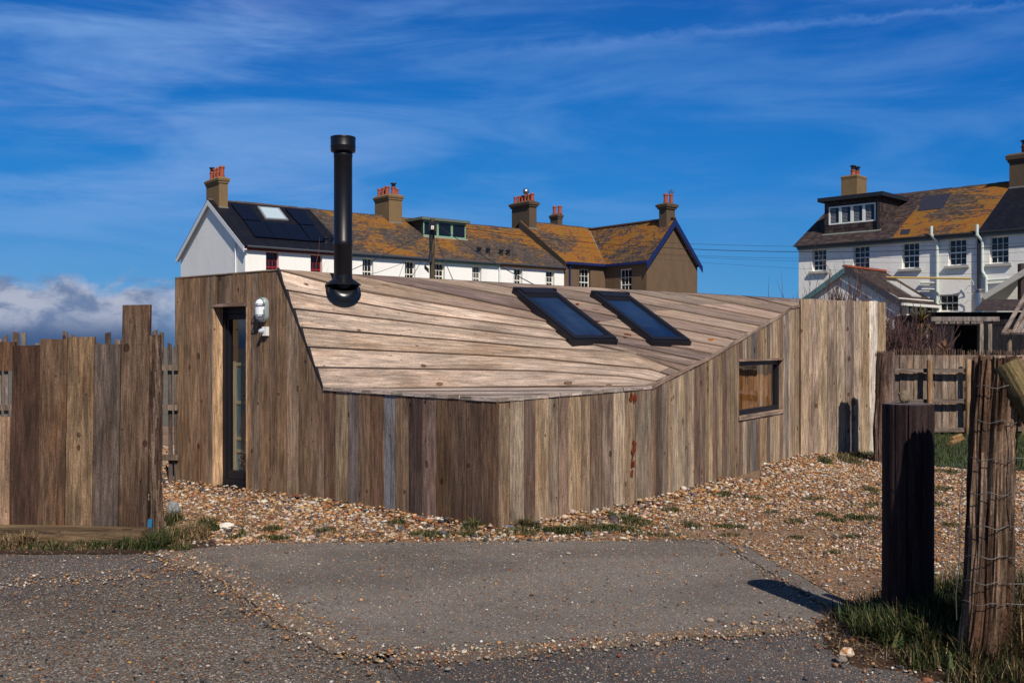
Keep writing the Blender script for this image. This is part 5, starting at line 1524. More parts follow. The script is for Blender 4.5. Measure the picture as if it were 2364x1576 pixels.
for i in range(3):
    s0, s1 = rb_[i], rb_[i + 1]
    h = thing('white_terraced_house', rh[i][0], 'house', tuple(fr2.pt((s0 + s1) / 2, -3.7, 0)), 'white houses in the terrace on the right'); RH.append(h)
    holes = []
    for a, b, t, bt, sill in rwins[i]:
        sa, sb_ = fr2.s_at(a), fr2.s_at(b); holes.append((min(sa, sb_), max(sa, sb_), fr2.z_at((a + b) / 2, bt), fr2.z_at((a + b) / 2, t)))
    mb = MB(); wall_holes(fr2, mb, s0, s1, -0.1, zEr, holes, 0.20)
    for e_ in ((s0, s1) if i else (s1,)): mb.face([fr2.pt(e_, 0, -0.1), fr2.pt(e_, 0, zEr), fr2.pt(e_, -2 * hr, zEr), fr2.pt(e_, -2 * hr, -0.1)])
    mb.face([fr2.pt(s0, -2 * hr, -0.1), fr2.pt(s0, -2 * hr, zEr), fr2.pt(s1, -2 * hr, zEr), fr2.pt(s1, -2 * hr, -0.1)])
    if i == 0: mb.face([fr2.pt(0, 0, -0.1), fr2.pt(0, 0, zEr), fr2.pt(0, -hr, zRr), fr2.pt(0, -2 * hr, zEr), fr2.pt(0, -2 * hr, -0.1)])
    mb.build('wall', M_RENDERR, h)
    for (a, b, c, d), wdef in zip(holes, rwins[i]):
        sash(fr2, h, a, b, c, d, -0.17, srgb(214, 212, 204), 3, 4 if wdef[3] - wdef[2] > 45 else 2)
        if wdef[4]:
            sm = MB(); fr2.fbox(sm, a - 0.12, b + 0.12, 0.0, 0.12, c - 0.1, c - 0.003, srgb(170, 166, 156)); sm.build('window_sill', M_TINT, h)
    roof_slab(fr2, h, s0 - (0.15 if i == 0 else 0), s1, rh[i][1], 0.22)
    gutter(fr2, h, s0, s1, srgb(92, 108, 112), srgb(36, 38, 42))
for crn in (((1035, 415), (1245, 395), (1180, 505), (1000, 525)), ((880, 660), (950, 655), (935, 690), (870, 695))):
    pc = MB(); on_roof(fr2, pc, [z5(*c) for c in crn], 0.055, 0.006, srgb(44, 44, 56)); pc.build('slate_patch', M_TINT, RH[1])
_, dsa, dsb, dv, dzt = dormer(fr2, RH[0], z5(325, 695), z5(725, 668), z5(325, 462)[1], z5(725, 418)[1], None, M_PURPLE, (1, 1, 1), srgb(30, 32, 38), (0.08, 0.93, 0.30, 0.84), 4, srgb(220, 220, 214), True, 0.17, 0.22)
dg = MB(); dg.tube([fr2.pt(dsb - 0.05, dv + 0.08, dzt), fr2.pt(dsb - 0.05, dv + 0.08, dzt - 1.45)], 0.04, 8, srgb(26, 28, 34)); dg.build('dormer_pipe', M_TINT, RH[0])
sR1 = fr2.s_at(1943, -hr + 0.4)
chimney(fr2, RH[0], sR1, sR1 + 0.75, -hr - 0.55, -hr + 0.45, zRr - 1, zrow(411, fr2.pt(sR1, -hr, 0).y), [(0.5, 0.2, 0.14, 0.28, 'hat'), (0.6, 0.75, 0.12, 0.26, 'hat')], M_CHIM, 0.02, 0.02)
sR2 = fr2.s_at(2330, -hr + 0.6)
chimney(fr2, RH[2], sR2, sR2 + 0.85, -hr - 0.8, -hr + 0.6, zRr - 1, zrow(362, fr2.pt(sR2, -hr, 0).y), [(0.3, 0.15, 0.16, 0.42, None), (0.4, 0.45, 0.14, 0.42, 'hat'), (0.6, 0.7, 0.14, 0.36, 'hat'), (0.85, 0.9, 0.13, 0.34, None)], M_CHIMB, 0.22, 0.10)
mint = srgb(196, 206, 198)
for hh, path in ((1, ((1112, 637), (1112, 700), (1138, 745), (1138, 1260))), (2, ((1442, 625), (1442, 700), (1466, 742), (1466, 960), (1494, 1005), (1494, 1125)))):
    m = MB(); m.tube([fr2.pt(fr2.s_at(z5(*c)[0], 0.12), 0.30 if j < 2 else 0.09, fr2.z_at(*z5(*c), 0.12)) for j, c in enumerate(path)], 0.058, 10, mint); m.build('drainpipe', M_TINT, RH[hh])
m = MB(); x = fr2.s_at(2259.5, 0.08); m.tube([fr2.pt(x, 0.08, 0.3), fr2.pt(x, 0.08, zEr - 0.1)], 0.06, 8, srgb(34, 36, 42)); m.build('drainpipe', M_TINT, RH[1])
for hh, crn in ((1, ((1020, 1045), (1130, 1045), (1130, 1092), (1030, 1092))), (2, ((1505, 1025), (1680, 1012))), (2, ((1505, 1050), (1640, 1040)))):
    m = MB(); m.tube([fr2.pt(fr2.s_at(z5(*c)[0], 0.08), 0.08, fr2.z_at(*z5(*c), 0.08)) for c in crn], 0.045, 8, srgb(206, 208, 200)); m.build('waste_pipe', M_TINT, RH[hh])
# yellow pole across the wall and its coil of cord
yp = MB(); yp.tube([fr2.pt(fr2.s_at(z5(675, 1003)[0], 0.9), 0.9, fr2.z_at(*z5(675, 1003), 0.9)), fr2.pt(fr2.s_at(z5(1385, 1014)[0], 0.25), 0.25, fr2.z_at(*z5(1385, 1014), 0.25))], 0.04, 8, srgb(188, 158, 92))
yp = tag(yp.build('washing_pole', M_TINT), 'long yellow wooden pole fixed flat along the white terrace wall', 'pole')
cd = MB(); cc_ = fr2.pt(fr2.s_at(z5(1375, 1020)[0], 0.2), 0.2, fr2.z_at(*z5(1375, 1020), 0.2))
cd.tube([cc_ + fr2.u * (0.16 * math.sin(k * 0.9)) + Vector((0, 0, -0.17 * k / 2.2 + 0.06 * math.cos(k * 1.7))) for k in range(14)], 0.016, 5, srgb(190, 188, 180)); cd.build('cord', M_TINT, yp)
vt = MB(); x = fr2.s_at(z5(1441, 1200)[0], 1.0); vt.lathe(fr2.pt(x, 1.0, 0), [(0.2, 0.5), (0.2, fr2.z_at(*z5(1441, 1245), 1.0)), (0.2, fr2.z_at(*z5(1441, 1120), 1.0)), (0.12, fr2.z_at(*z5(1441, 1105), 1.0)), (0.2, fr2.z_at(*z5(1441, 1095), 1.0)), (0.2, fr2.z_at(*z5(1441, 1090), 1.0))], 16)
vt = vt.build('metal_flue', M_STEEL, None, smooth=True); tag(vt, 'stainless steel stove flue rising beside the dark shed roof', 'flue')
# lean-to on the last house
lt = MB()
q = lambda x, y, v: fr2.pt(fr2.s_at(z5(x, y)[0], v), v, fr2.z_at(*z5(x, y), v))
lt.post([q(1484, 1165, 1.8), q(1800, 968, 1.8), q(1800, 968, 0.0), q(1484, 1165, 0.0)], [p + Vector((0, 0, 0.08)) for p in (q(1484, 1165, 1.8), q(1800, 968, 1.8), q(1800, 968, 0.0), q(1484, 1165, 0.0))], srgb(176, 170, 158))
lt.bar(q(1476, 1150, 1.86), q(1800, 950, 1.86), 0.12, 0.2, srgb(190, 184, 172)); lt.bar(q(1760, 905, 0.8), q(1760, 1200, 0.8), 0.25, 0.25, srgb(54, 40, 40))
lt.build('lean_to', M_TINT, RH[2])

# gabled extension in front of the dormer house
ap = fr2.pt(fr2.s_at(2042), 0, 0); tW = 3.3
ext = thing('gabled_extension', 'white gabled extension with teal bargeboard and a red-tiled ridge', 'extension', tuple(ap + fr2.n * 1.6))
sx = fr2.s_at(2042); zap = zrow(620, fr2.pt(sx, tW, 0).y); zl = zap - 1.18
wl, wr_ = 1.72, 2.02
g = MB()
P = lambda ds, v, z: fr2.pt(sx + ds, v, z)
g.face([P(-wl, tW, 0), P(wr_, tW, 0), P(wr_, tW, zl), P(0, tW, zap - 0.05), P(-wl, tW, zl)])
g.face([P(wr_, tW, 0), P(wr_, 0, 0), P(wr_, 0, zl), P(wr_, tW, zl)]); g.face([P(-wl, tW, 0), P(-wl, tW, zl), P(-wl, 0, zl), P(-wl, 0, 0)])
g.build('wall', M_RENDERR, ext)
r_ = MB(); k = (zap - zl) / 1.85
def slope(sgn, w):
    a, b = P(0, tW + 0.15, zap), P(0, 0, zap); c, d = P(sgn * (w + 0.2), 0, zap - k * (w + 0.2)), P(sgn * (w + 0.2), tW + 0.15, zap - k * (w + 0.2)); u_ = Vector((0, 0, 0.07))
    r_.face([a + u_, b + u_, c + u_, d + u_] if sgn < 0 else [b + u_, a + u_, d + u_, c + u_], (1, 1, 1), [(0, 2.2), (3.4, 2.2), (3.4, 0), (0, 0)] if sgn < 0 else [(3.4, 2.2), (0, 2.2), (0, 0), (3.4, 0)])
    r_.face([a, a + u_, d + u_, d], (1, 1, 1), [(0, 0)] * 4); r_.face([d, d + u_, c + u_, c], (1, 1, 1), [(0, 0)] * 4)
slope(-1, wl); slope(1, wr_)
r_.build('roof', M_PURPLE, ext)
e_ = MB(); e_.bar(P(0, tW + 0.2, zap + 0.09), P(0, 0, zap + 0.09), 0.2, 0.08, srgb(142, 74, 52)); e_.build('ridge_tiles', M_TINT, ext)
for sgn, w, tn in ((-1, wl, srgb(76, 116, 118)), (1, wr_, srgb(60, 62, 70))):
    m = MB(); a, d = P(0, tW + 0.17, zap + 0.05), P(sgn * (w + 0.2), tW + 0.17, zap - k * (w + 0.2) + 0.05); dn = Vector((0, 0, -0.22)); o_ = fr2.n * 0.03
    m.post([a + dn, a + dn + o_, d + dn + o_, d + dn], [a, a + o_, d + o_, d], tn); m.build('bargeboard', M_TINT, ext)
m = MB(); m.bar(P(wr_ + 0.22, tW + 0.2, zap - k * (wr_ + 0.2) - 0.02), P(wr_ + 0.22, 0, zap - k * (wr_ + 0.2) - 0.02), 0.1, 0.1, srgb(206, 204, 198)); m.build('gutter', M_TINT, ext)
m = MB(); v0 = P(wr_ * 0.45, tW * 0.35, zap - k * wr_ * 0.45); m.post([P(wr_ * .42, 0.8, zap - k * wr_ * .42 + .08), P(wr_ * .42, 1.7, zap - k * wr_ * .42 + .08), P(wr_ * .9, 1.7, zap - k * wr_ * .9 + .08), P(wr_ * .9, 0.8, zap - k * wr_ * .9 + .08)],
           [P(wr_ * .42, 0.8, zap - k * wr_ * .42 + .13), P(wr_ * .42, 1.7, zap - k * wr_ * .42 + .13), P(wr_ * .9, 1.7, zap - k * wr_ * .9 + .13), P(wr_ * .9, 0.8, zap - k * wr_ * .9 + .13)], srgb(160, 160, 156)); m.build('skylight', M_TINT, ext)
m = MB()
for a in (0.35, 1.15, 1.95, 2.75): m.post([P(wr_ + 0.01, a + 0.45, 1.3), P(wr_ + 0.01, a, 1.3), P(wr_ + 0.04, a, 1.3), P(wr_ + 0.04, a + 0.45, 1.3)], [P(wr_ + 0.01, a + 0.45, zl - 0.3), P(wr_ + 0.01, a, zl - 0.3), P(wr_ + 0.04, a, zl - 0.3), P(wr_ + 0.04, a + 0.45, zl - 0.3)], srgb(30, 44, 48))
m.build('window', M_HGLASS, ext)

# dark shed, pergola and slatted canopy in the garden -----------------------------
z8 = lambda x, y: (2000 + x / 3.7335, 680 + y / 3.7335)
SY = 30.0
shed = thing('garden_shed', 'long black-stained shed with a low grey slate roof behind the pergola', 'shed', tuple(W(2260, 1000, SY).to_2d().to_3d()))
m = MB()
def bx_(m, x0, x1, y0, y1, Y, d, tint):
    a, b = z8(x0, y0), z8(x1, y1); p = W(a[0], b[1], Y); q_ = W(b[0], a[1], Y)
    m.post([(p.x, Y, p.z), (q_.x, Y, p.z), (q_.x, Y + d, p.z), (p.x, Y + d, p.z)], [(p.x, Y, q_.z), (q_.x, Y, q_.z), (q_.x, Y + d, q_.z), (p.x, Y + d, q_.z)], tint)
blk = srgb(34, 33, 38)
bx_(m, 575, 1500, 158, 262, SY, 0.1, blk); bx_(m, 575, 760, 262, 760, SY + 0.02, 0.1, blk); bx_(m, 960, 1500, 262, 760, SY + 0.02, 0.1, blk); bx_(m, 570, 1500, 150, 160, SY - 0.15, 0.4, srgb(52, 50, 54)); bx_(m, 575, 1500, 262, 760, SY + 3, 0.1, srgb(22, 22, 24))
bx_(m, 570, 590, 160, 760, SY + 0.12, 3, blk)
m.build('wall', M_BLACKW, shed)
m = MB(); a, b, c, d = W(*z8(570, 152), SY - 0.2), W(*z8(1520, 152), SY - 0.2), W(*z8(1520, 152), SY + 3.4), W(*z8(575, 152), SY + 3.4)
c.z = d.z = a.z + 0.1; m.face([a, b, c, d], (1, 1, 1), [(0, 0), (9, 0), (9, 3), (0, 3)])
a, b, c, d = W(*z8(925, 140), SY + 0.2), W(*z8(1500, 140), SY + 0.2), W(*z8(1500, 40), SY + 2.5), W(*z8(1015, 40), SY + 2.5)
m.face([a, b, c, d], (1, 1, 1), [(0, 0), (6, 0), (6, 2.6), (1, 2.6)]); m.build('roof', M_PURPLE, shed)
GY = 26.0
perg = thing('pergola', 'grey timber pergola with short rafters in front of the black shed', 'pergola', tuple(W(2268, 1000, GY).to_2d().to_3d()))
grey = srgb(124, 118, 114)
m = MB(); bx_(m, 560, 1148, 190, 228, GY, 0.08, grey); m.build('beam', M_FENCE, perg)
m = MB(); bx_(m, 560, 1080, 190, 228, GY + 1.3, 0.08, grey); m.build('beam', M_FENCE, perg)
for x in (618, 680, 742, 804, 868, 930, 982):
    m = MB(); a, b = z8(x - 24, 232), z8(x + 24, 250); p, q_ = W(a[0], b[1], GY - 0.25), W(b[0], a[1], GY - 0.25)
    m.post([(p.x, GY - 0.25, p.z), (q_.x, GY - 0.25, p.z), (q_.x, GY + 1.7, p.z), (p.x, GY + 1.7, p.z)], [(p.x, GY - 0.25, q_.z), (q_.x, GY - 0.25, q_.z), (q_.x, GY + 1.7, q_.z), (p.x, GY + 1.7, q_.z)], grey); m.build('rafter', M_FENCE, perg)
for x, w, dy in ((978, 34, 0.02), (1052, 32, 0.9), (520, 26, 0.02)):
    m = MB(); bx_(m, x, x + w, 252, 900, GY + dy, 0.14, srgb(132, 126, 116)); m.build('post', M_FENCE, perg)
HYY = 22.0
cano = thing('slatted_canopy', 'sloping canopy of grey slats on a post at the frame edge', 'canopy', tuple(W(2345, 1000, HYY).to_2d().to_3d()))
for k in range(6):
    x0, x1 = 1180 + k * 42 + (40 if k else 0), 1362 + k * 60
    m = MB(); m.bar(W(*z8(x0, 335), HYY), W(*z8(x1 + 25, -20), HYY + 2.2), 0.075, 0.05, srgb(140, 130, 122)); m.build('slat', M_FENCE, cano)
m = MB(); m.bar(W(*z8(1160, 322), HYY + 0.2), W(*z8(1700, 318), HYY + 0.2), 0.08, 0.10, srgb(110, 100, 90)); m.build('beam', M_FENCE, cano)
m = MB(); m.tube([W(*z8(1232, 300), HYY + 0.2), W(*z8(1232, 820), HYY + 0.2)], 0.055, 10, srgb(134, 118, 98)); m.build('post', M_FENCE, cano)

# ------------------------------------------------------------------ utility pole and wires
UY = 40.0
up_ = thing('utility_pole', 'tall wooden utility pole with a dark box behind the cabin roof', 'pole', ((997 - CX) / F * UY, UY, 0))
z3 = lambda x, y: (800 + x / 5.345, 400 + y / 5.345)
m = MB(); m.tube([W(998.2, 660, UY).to_2d().to_3d(), W(997.5, 620, UY), W(998.5, 505, UY)], [0.125, 0.105, 0.085], 14, srgb(84, 78, 62)); m.build('pole', M_FENCE, up_)
m = MB(); p = W(999, 522, UY - 0.3); m.box(p - Vector((0.145, 0.1, 0.17)), (0, 0, 0.34), (0.29, 0, 0), (0, 0.22, 0)); bxo = m.build('box', M_METAL, up_)
m = MB(); p = W(998.5, 525, UY - 0.405); m.box(p - Vector((0.055, 0, 0.07)), (0, 0, 0.14), (0.11, 0, 0), (0, 0.004, 0), srgb(224, 222, 214))
p2 = p + Vector((0, -0.004, 0.0)); o_ = m.build('warning_label', M_TINT, bxo)
m = MB(); m.face([p2 + Vector((-0.04, 0, -0.045)), p2 + Vector((0.04, 0, -0.045)), p2 + Vector((0, 0, 0.035))], srgb(224, 176, 30)); m.face([p2 + Vector((-0.007, -0.002, -0.035)), p2 + Vector((0.008, -0.002, -0.035)), p2 + Vector((0.004, -0.002, 0.01)), p2 + Vector((-0.006, -0.002, 0.01))], (0.01, 0.01, 0.01)); m.build('warning_triangle', M_TINT, o_)
m = MB(); m.tube([W(*z3(1050, 715), UY - 0.15), W(*z3(1040, 850), UY - 0.16), W(*z3(1038, 960), UY - 0.13), W(*z3(1030, 1100), UY - 0.13)], [0.10, 0.07, 0.05, 0.09], 8)
for k in range(7): m.tube([W(*z3(1010 - 8 * k, 1080 + 10 * k), UY - 0.1), W(*z3(975 - 2 * k, 1140 + 6 * k), UY - 0.3), W(*z3(1015, 1180 + 8 * k), UY - 0.1)], 0.012, 4)
m.build('cable_coil', M_CABLE, up_)
FARP = Vector((19.5, 30.0, 0))      # the next pole stands out of the picture


def wire(pts, r, label, group='overhead wires'):
    m = MB(); m.tube(pts, r, 5); o = m.build('overhead_wire', M_CABLE); tag(o, label, 'wire', group); return o


def span(a, b, sag, n=28): return [a.lerp(b, k / n) - Vector((0, 0, sag * 4 * (k / n) * (1 - k / n))) for k in range(n + 1)]


top = W(1004, 514, UY)
for ys, pye, sag, r, lb in ((512, 562, 0.50, 0.016, 'uppermost thin wire from the utility pole over the brown house'), (516, 567, 0.62, 0.032, 'thick black cable from the utility pole across the brown house roof'), (522, 580, 0.70, 0.013, 'thin wire just under the thick black cable'),
                            (528, 604, 0.55, 0.012, 'thin wire crossing the brown house windows'), (534, 640, 0.45, 0.011, 'low thin wire crossing the white terrace lower wall')):
    wire(span(W(1003, ys, UY), W(2480, pye - 6, 29.0), sag), r * 0.32, lb)
wire(span(W(*z3(975, 733), UY), W(560, 712, 34), 0.25), 0.014, 'service wire sloping down from the pole past the flue')
wire(span(W(*z3(1130, 640), UY), W(1330, 705, 24), 0.15), 0.014, 'service wire sloping down from the pole to the cabin roof')
wire(span(W(*z3(1020, 905), UY), W(944, 650, 30), 0.03), 0.010, 'thin stay wire running down left of the pole')
wire(span(W(*z3(1105, 800), UY), W(*z3(1360, 1420), 27), 0.05), 0.012, 'thin stay wire running down right of the pole')
wire(span(W(*z3(720, 1095), 48.5), W(830, 640, 36), 0.05), 0.010, 'thin wire from the white cottage wall behind the flue')


# ------------------------------------------------------------------ loose stones
def inside(poly, x, y):
    px, py = np.array([p[0] for p in poly]), np.array([p[1] for p in poly]); r = np.zeros(len(x), bool); j = len(px) - 1
    for i in range(len(px)):
        c = ((py[i] > y) != (py[j] > y)) & (x < (px[j] - px[i]) * (y - py[i]) / (py[j] - py[i] + 1e-12) + px[i]); r ^= c; j = i
    return r


CABIN_P = [(LT.x, LT.y), (B.x, B.y), (C.x, C.y), (D.x, D.y), (E.x, E.y), (RE.x, RE.y), (BK.x, BK.y)]
PAL = np.array(STONES); PALD = np.array(DULL)
PALG = np.array(STONES + [srgb(190, 146, 98), srgb(164, 114, 70), srgb(84, 80, 82), srgb(186, 140, 92), srgb(200, 164, 122), srgb(128, 96, 70), srgb(206, 158, 106), srgb(176, 122, 72), srgb(222, 204, 180)])


def noise2(x, y, s, seed=0.0):
    return np.array([noise.noise(Vector((a * s, b * s, seed))) for a, b in zip(x, y)])


def pebbles(name, x, y, z, size, pal, label=None, dark=1.0, mat=None):
    n = len(x); V = np.repeat(ICO_V[None], n, 0) * npr.uniform(0.65, 1.3, (n, 12, 1))
    V *= np.stack([npr.uniform(0.7, 1.15, n), npr.uniform(0.55, 0.95, n), npr.uniform(0.32, 0.62, n)], 1)[:, None, :]
    a = npr.uniform(0, 2 * np.pi, n); b = npr.normal(0, 0.35, n)
    ca, sa, cb_, sb_ = np.cos(a), np.sin(a), np.cos(b), np.sin(b)
    X, Y, Z = V[..., 0], V[..., 1], V[..., 2]
    Y, Z = Y * cb_[:, None] - Z * sb_[:, None], Y * sb_[:, None] + Z * cb_[:, None]
    X, Y = X * ca[:, None] - Y * sa[:, None], X * sa[:, None] + Y * ca[:, None]
    V = np.stack([X, Y, Z], -1) * size[:, None, None] * 0.5
    V += np.stack([x, y, z], 1)[:, None, :]
    Fc = (ICO_F[None] + (np.arange(n) * 12)[:, None, None]).reshape(-1, 3)
    col = pal[npr.integers(0, len(pal), n)] * npr.uniform(0.65, 1.25, (n, 1)) * dark * npr.uniform(0.94, 1.06, (n, 3))
    return big_mesh(name, V.reshape(-1, 3), Fc, mat or M_STONE, np.repeat(np.clip(col, 0, 0.6), 20, 0))


def frustum(n, y0, y1, m=1.28):
    y = np.sqrt(npr.uniform(y0 ** 2, y1 ** 2, n)); x = npr.uniform(-0.514 * m, 0.514 * m, n) * y
    return x, y


x, y = frustum(180000, 6.0, 15.6)
ok = ~inside(CABIN_P, x, y) & ~inside(APRON, x, y) & inside(SHING, x, y) & ~inside(VERGE, x, y) & ~inside(LAWN, x, y)
# behind the cabin nothing of the shingle is seen
hid = (x / y > -0.30) & (x / y < 0.25) & (y > 11.6)
ok &= ~hid & ~((x < -3.4) & (y < 8.35))
x, y = x[ok], y[ok]
nz = noise2(x, y, 0.9, 2.0)
# thinner, muddier towards the drive on the right
thin = np.clip((7.9 - y) / 1.2, 0, 1) * (x > 1.5)
dirt = np.exp(-((y - 8.25 - 0.05 * (x - 1.5)) / 0.22) ** 2) * np.clip((x - 0.4) / 0.4, 0, 1) * np.clip((3.0 - x) / 0.6, 0, 1)
thin = np.maximum(thin, 1.9 * dirt) + 0.9 * np.exp(-(((x - 2.35) / 0.35) ** 2 + ((y - 6.6) / 0.35) ** 2))
keep = npr.random(len(x)) < np.clip(0.88 + 0.3 * nz - 0.40 * thin, 0.12, 1.0)
x, y = x[keep], y[keep]
size = npr.gamma(4.5, 0.0052, len(x)) + 0.007
size = np.where((x > 1.4) & (y < 9.5), size * 0.72, size)
# the shingle is raked up in a low bank against the walls
def wall_dist(x, y):
    d = np.full(len(x), 9.0)
    for P, Q in ((LT, B), (B, C), (C, D), (D, E), (P0s, P1s)):
        vx, vy = Q.x - P.x, Q.y - P.y; t = np.clip(((x - P.x) * vx + (y - P.y) * vy) / (vx * vx + vy * vy), 0, 1)
        d = np.minimum(d, np.hypot(x - P.x - vx * t, y - P.y - vy * t))
    return d
wd_ = wall_dist(x, y)
bank = 0.045 * np.clip(1 - wd_ / 0.35, 0, 1)
size = np.where(wd_ < 0.5, size * (1 + 0.35 * npr.random(len(x))), size)
g = pebbles('gravel', x, y, -0.001 + size * 0.16 + bank * npr.random(len(x)), size, PALG, None, 0.70)
tag(g, 'orange and buff flint shingle spread round the cabin', 'gravel', kind='stuff')

# pebbles on the drive: along the joints, scattered elsewhere
def along(pts, n, w):
    X, Y = [], []
    L = [(pts[i + 1] - pts[i]).length for i in range(len(pts) - 1)]; cum = np.cumsum([0] + L)
    for t in npr.uniform(0, cum[-1], n):
        i = min(np.searchsorted(cum, t) - 1, len(L) - 1) if t > 0 else 0; i = max(i, 0)
        p = pts[i].lerp(pts[i + 1], (t - cum[i]) / L[i]); X.append(p.x + npr.normal(0, w)); Y.append(p.y + npr.normal(0, w))
    return np.array(X), np.array(Y)


J1 = [G(385, 1272), G(520, 1336), G(640, 1410), G(790, 1500), G(905, 1518)]; J2 = [G(860, 1520), G(1180, 1500), G(1500, 1476), G(1890, 1440)]
parts = [along(J1, 2200, 0.095), along(J2, 1700, 0.085), along([G(-40, 1352), G(150, 1338), G(300, 1335), G(420, 1310)], 520, 0.10), along([G(385, 1268), G(620, 1253), G(1150, 1249), G(1655, 1246), G(1760, 1310), G(1960, 1430)], 1100, 0.06),
         along([G(1900, 1440), G(1935, 1500), G(1960, 1530), G(2364, 1580)], 260, 0.10)]
xs, ys = frustum(2000, 4.4, 8.0); parts.append((xs[ys < 7.9], ys[ys < 7.9]))
x = np.concatenate([p[0] for p in parts]); y = np.concatenate([p[1] for p in parts])
size = npr.gamma(2.4, 0.0042, len(x)) + 0.004
size = np.minimum(size, 0.05)
o = pebbles('pebbles', x, y, 0.002 + size * 0.15, size, np.vstack([PALG, PALD]), None, 0.72)
tag(o, 'loose pebbles strewn along the joints of the drive', 'pebbles', kind='stuff')
# fine chips everywhere on the paving, sunk to their tops
x, y = frustum(96000, 4.2, 8.0); m_ = (y < 7.9 - 0.02 * x) & ~(inside(APRON, x, y) & (npr.random(len(x)) < 0.40))
x, y = x[m_], y[m_]; size = npr.gamma(3.0, 0.0022, len(x)) + 0.003
o = pebbles('chippings', x, y, -0.006 + 0.006 * inside(APRON, x, y), size, np.vstack([PALD, PALD, PALG[[2, 5, 8, 12, 13]], np.array([srgb(120, 70, 44), srgb(196, 186, 172), srgb(58, 56, 60)])]), None, 0.72)
tag(o, 'small grey and buff chippings set in the worn drive', 'chippings', kind='stuff')

rock('stone', tuple(G(1955, 1516, 0.03)), 0.032, srgb(176, 124, 74), 'white and orange stone at the edge of the dark verge soil', (1.1, 0.8, 0.75), 5, light=srgb(188, 176, 160))
rock('stone', tuple(G(1944, 1528, 0.02)), 0.022, srgb(120, 110, 98), 'small grey stone just in front of the white and orange stone', (1.1, 0.8, 0.7), 8)
rock('stone', tuple(G(400, 1198, 0.0)), 0.075, srgb(128, 128, 130), 'grey block of stone by the bark-edged fence post', (0.8, 0.7, 1.1), 12)
rock('stone', tuple(G(524, 1222, 0.0)), 0.055, srgb(216, 206, 192), 'pale stone on the shingle beside the left grass tuft', (1.2, 0.8, 0.6), 14)
rock('stone', tuple(G(497, 1219, 0.0)), 0.05, srgb(206, 160, 112), 'tan stone on the shingle next to the pale stone', (1.2, 0.8, 0.6), 15)
rock('stone', tuple(G(1176, 1226, 0.0)), 0.045, srgb(92, 98, 106), 'dark blue-grey stone at the front corner of the cabin', (1.2, 0.8, 0.7), 16)
rock('stone', tuple(G(2142, 1575, 0.03)), 0.02, srgb(128, 82, 56), 'rusty orange stone low in the verge near the frame edge', (1.2, 0.8, 0.6), 19)
for i, (a, b, lb) in enumerate((((2193, 1032), (2222, 1020), 'short split log lying on the lawn under the garden fence'), ((2196, 1021), (2218, 1012), 'second split log lying behind the first on the lawn'))):
    p, q_ = G(*a), G(*b); p.z = q_.z = 0.05
    m = MB(); m.tube([p, q_], [0.045, 0.04], 9, srgb(142, 112, 74)); tag(m.build('log', M_FENCE), lb, 'log')

# ------------------------------------------------------------------ grass
def blades(x, y, z0, h, w, cols, lean=0.5, dirs=None):
    """bent blades of two quads; returns verts, faces, colours"""
    n = len(x); a = npr.uniform(0, 2 * np.pi, n); ln = npr.uniform(0.1, 1.0, n) * lean
    dx, dy = np.cos(a), np.sin(a); sx, sy = -dy * w / 2, dx * w / 2
    P = np.zeros((n, 6, 3))
    for i, (t, k, wk) in enumerate(((0, 0, 1.0), (0.55, 0.32, 0.8), (1.0, 1.0, 0.12))):
        cx, cy = x + dx * ln * h * k, y + dy * ln * h * k; cz = z0 + h * t * (1 - 0.28 * ln * t)
        P[:, 2 * i] = np.stack([cx - sx * wk, cy - sy * wk, cz], 1); P[:, 2 * i + 1] = np.stack([cx + sx * wk, cy + sy * wk, cz], 1)
    b = (np.arange(n) * 6)[:, None]
    Fq = np.concatenate([b + np.array([[0, 1, 3, 2]]), b + np.array([[2, 3, 5, 4]])], 1).reshape(-1, 4)
    c = np.repeat(cols, 2, 0)
    return P.reshape(-1, 3), Fq, c


GREEN = 0.70 * np.array([srgb(62, 80, 34), srgb(52, 68, 30), srgb(80, 90, 46), srgb(44, 56, 26), srgb(92, 92, 52)])
DRY = 0.75 * np.array([srgb(150, 124, 88), srgb(122, 96, 68), srgb(98, 76, 56), srgb(168, 144, 106)])


def patch(acc, px, py, wpx, hpx, n, h, w=0.006, dry=0.12, z=0.0, lean=0.6, dens=True):
    """a tuft or sward whose foot covers an ellipse seen round (px,py)"""
    c = G(px, py, z); rx = wpx / F * c.y / 2; ry = abs(G(px, py - hpx / 2, z).y - G(px, py + hpx / 2, z).y) / 2
    r = np.sqrt(npr.random(n)) if dens else npr.random(n); a = npr.uniform(0, 2 * np.pi, n)
    x = c.x + rx * r * np.cos(a); y = c.y + ry * r * np.sin(a)
    hh = h * npr.uniform(0.45, 1.15, n) * (1.15 - 0.7 * r ** 2)
    col = np.where((npr.random(n) < dry)[:, None], DRY[npr.integers(0, 4, n)], GREEN[npr.integers(0, 5, n)]) * npr.uniform(0.7, 1.25, (n, 1))
    acc.append(blades(x, y, np.full(n, z), hh, w, col, lean))


def finish(name, acc, label, cat='grass'):
    vs, fs2, cs, off = [], [], [], 0
    for v, f, c in acc: vs.append(v); fs2.append(f + off); cs.append(c); off += len(v)
    o = big_mesh(name, np.concatenate(vs), np.concatenate(fs2), M_LEAF, np.concatenate(cs)); return tag(o, label, cat, kind='stuff')


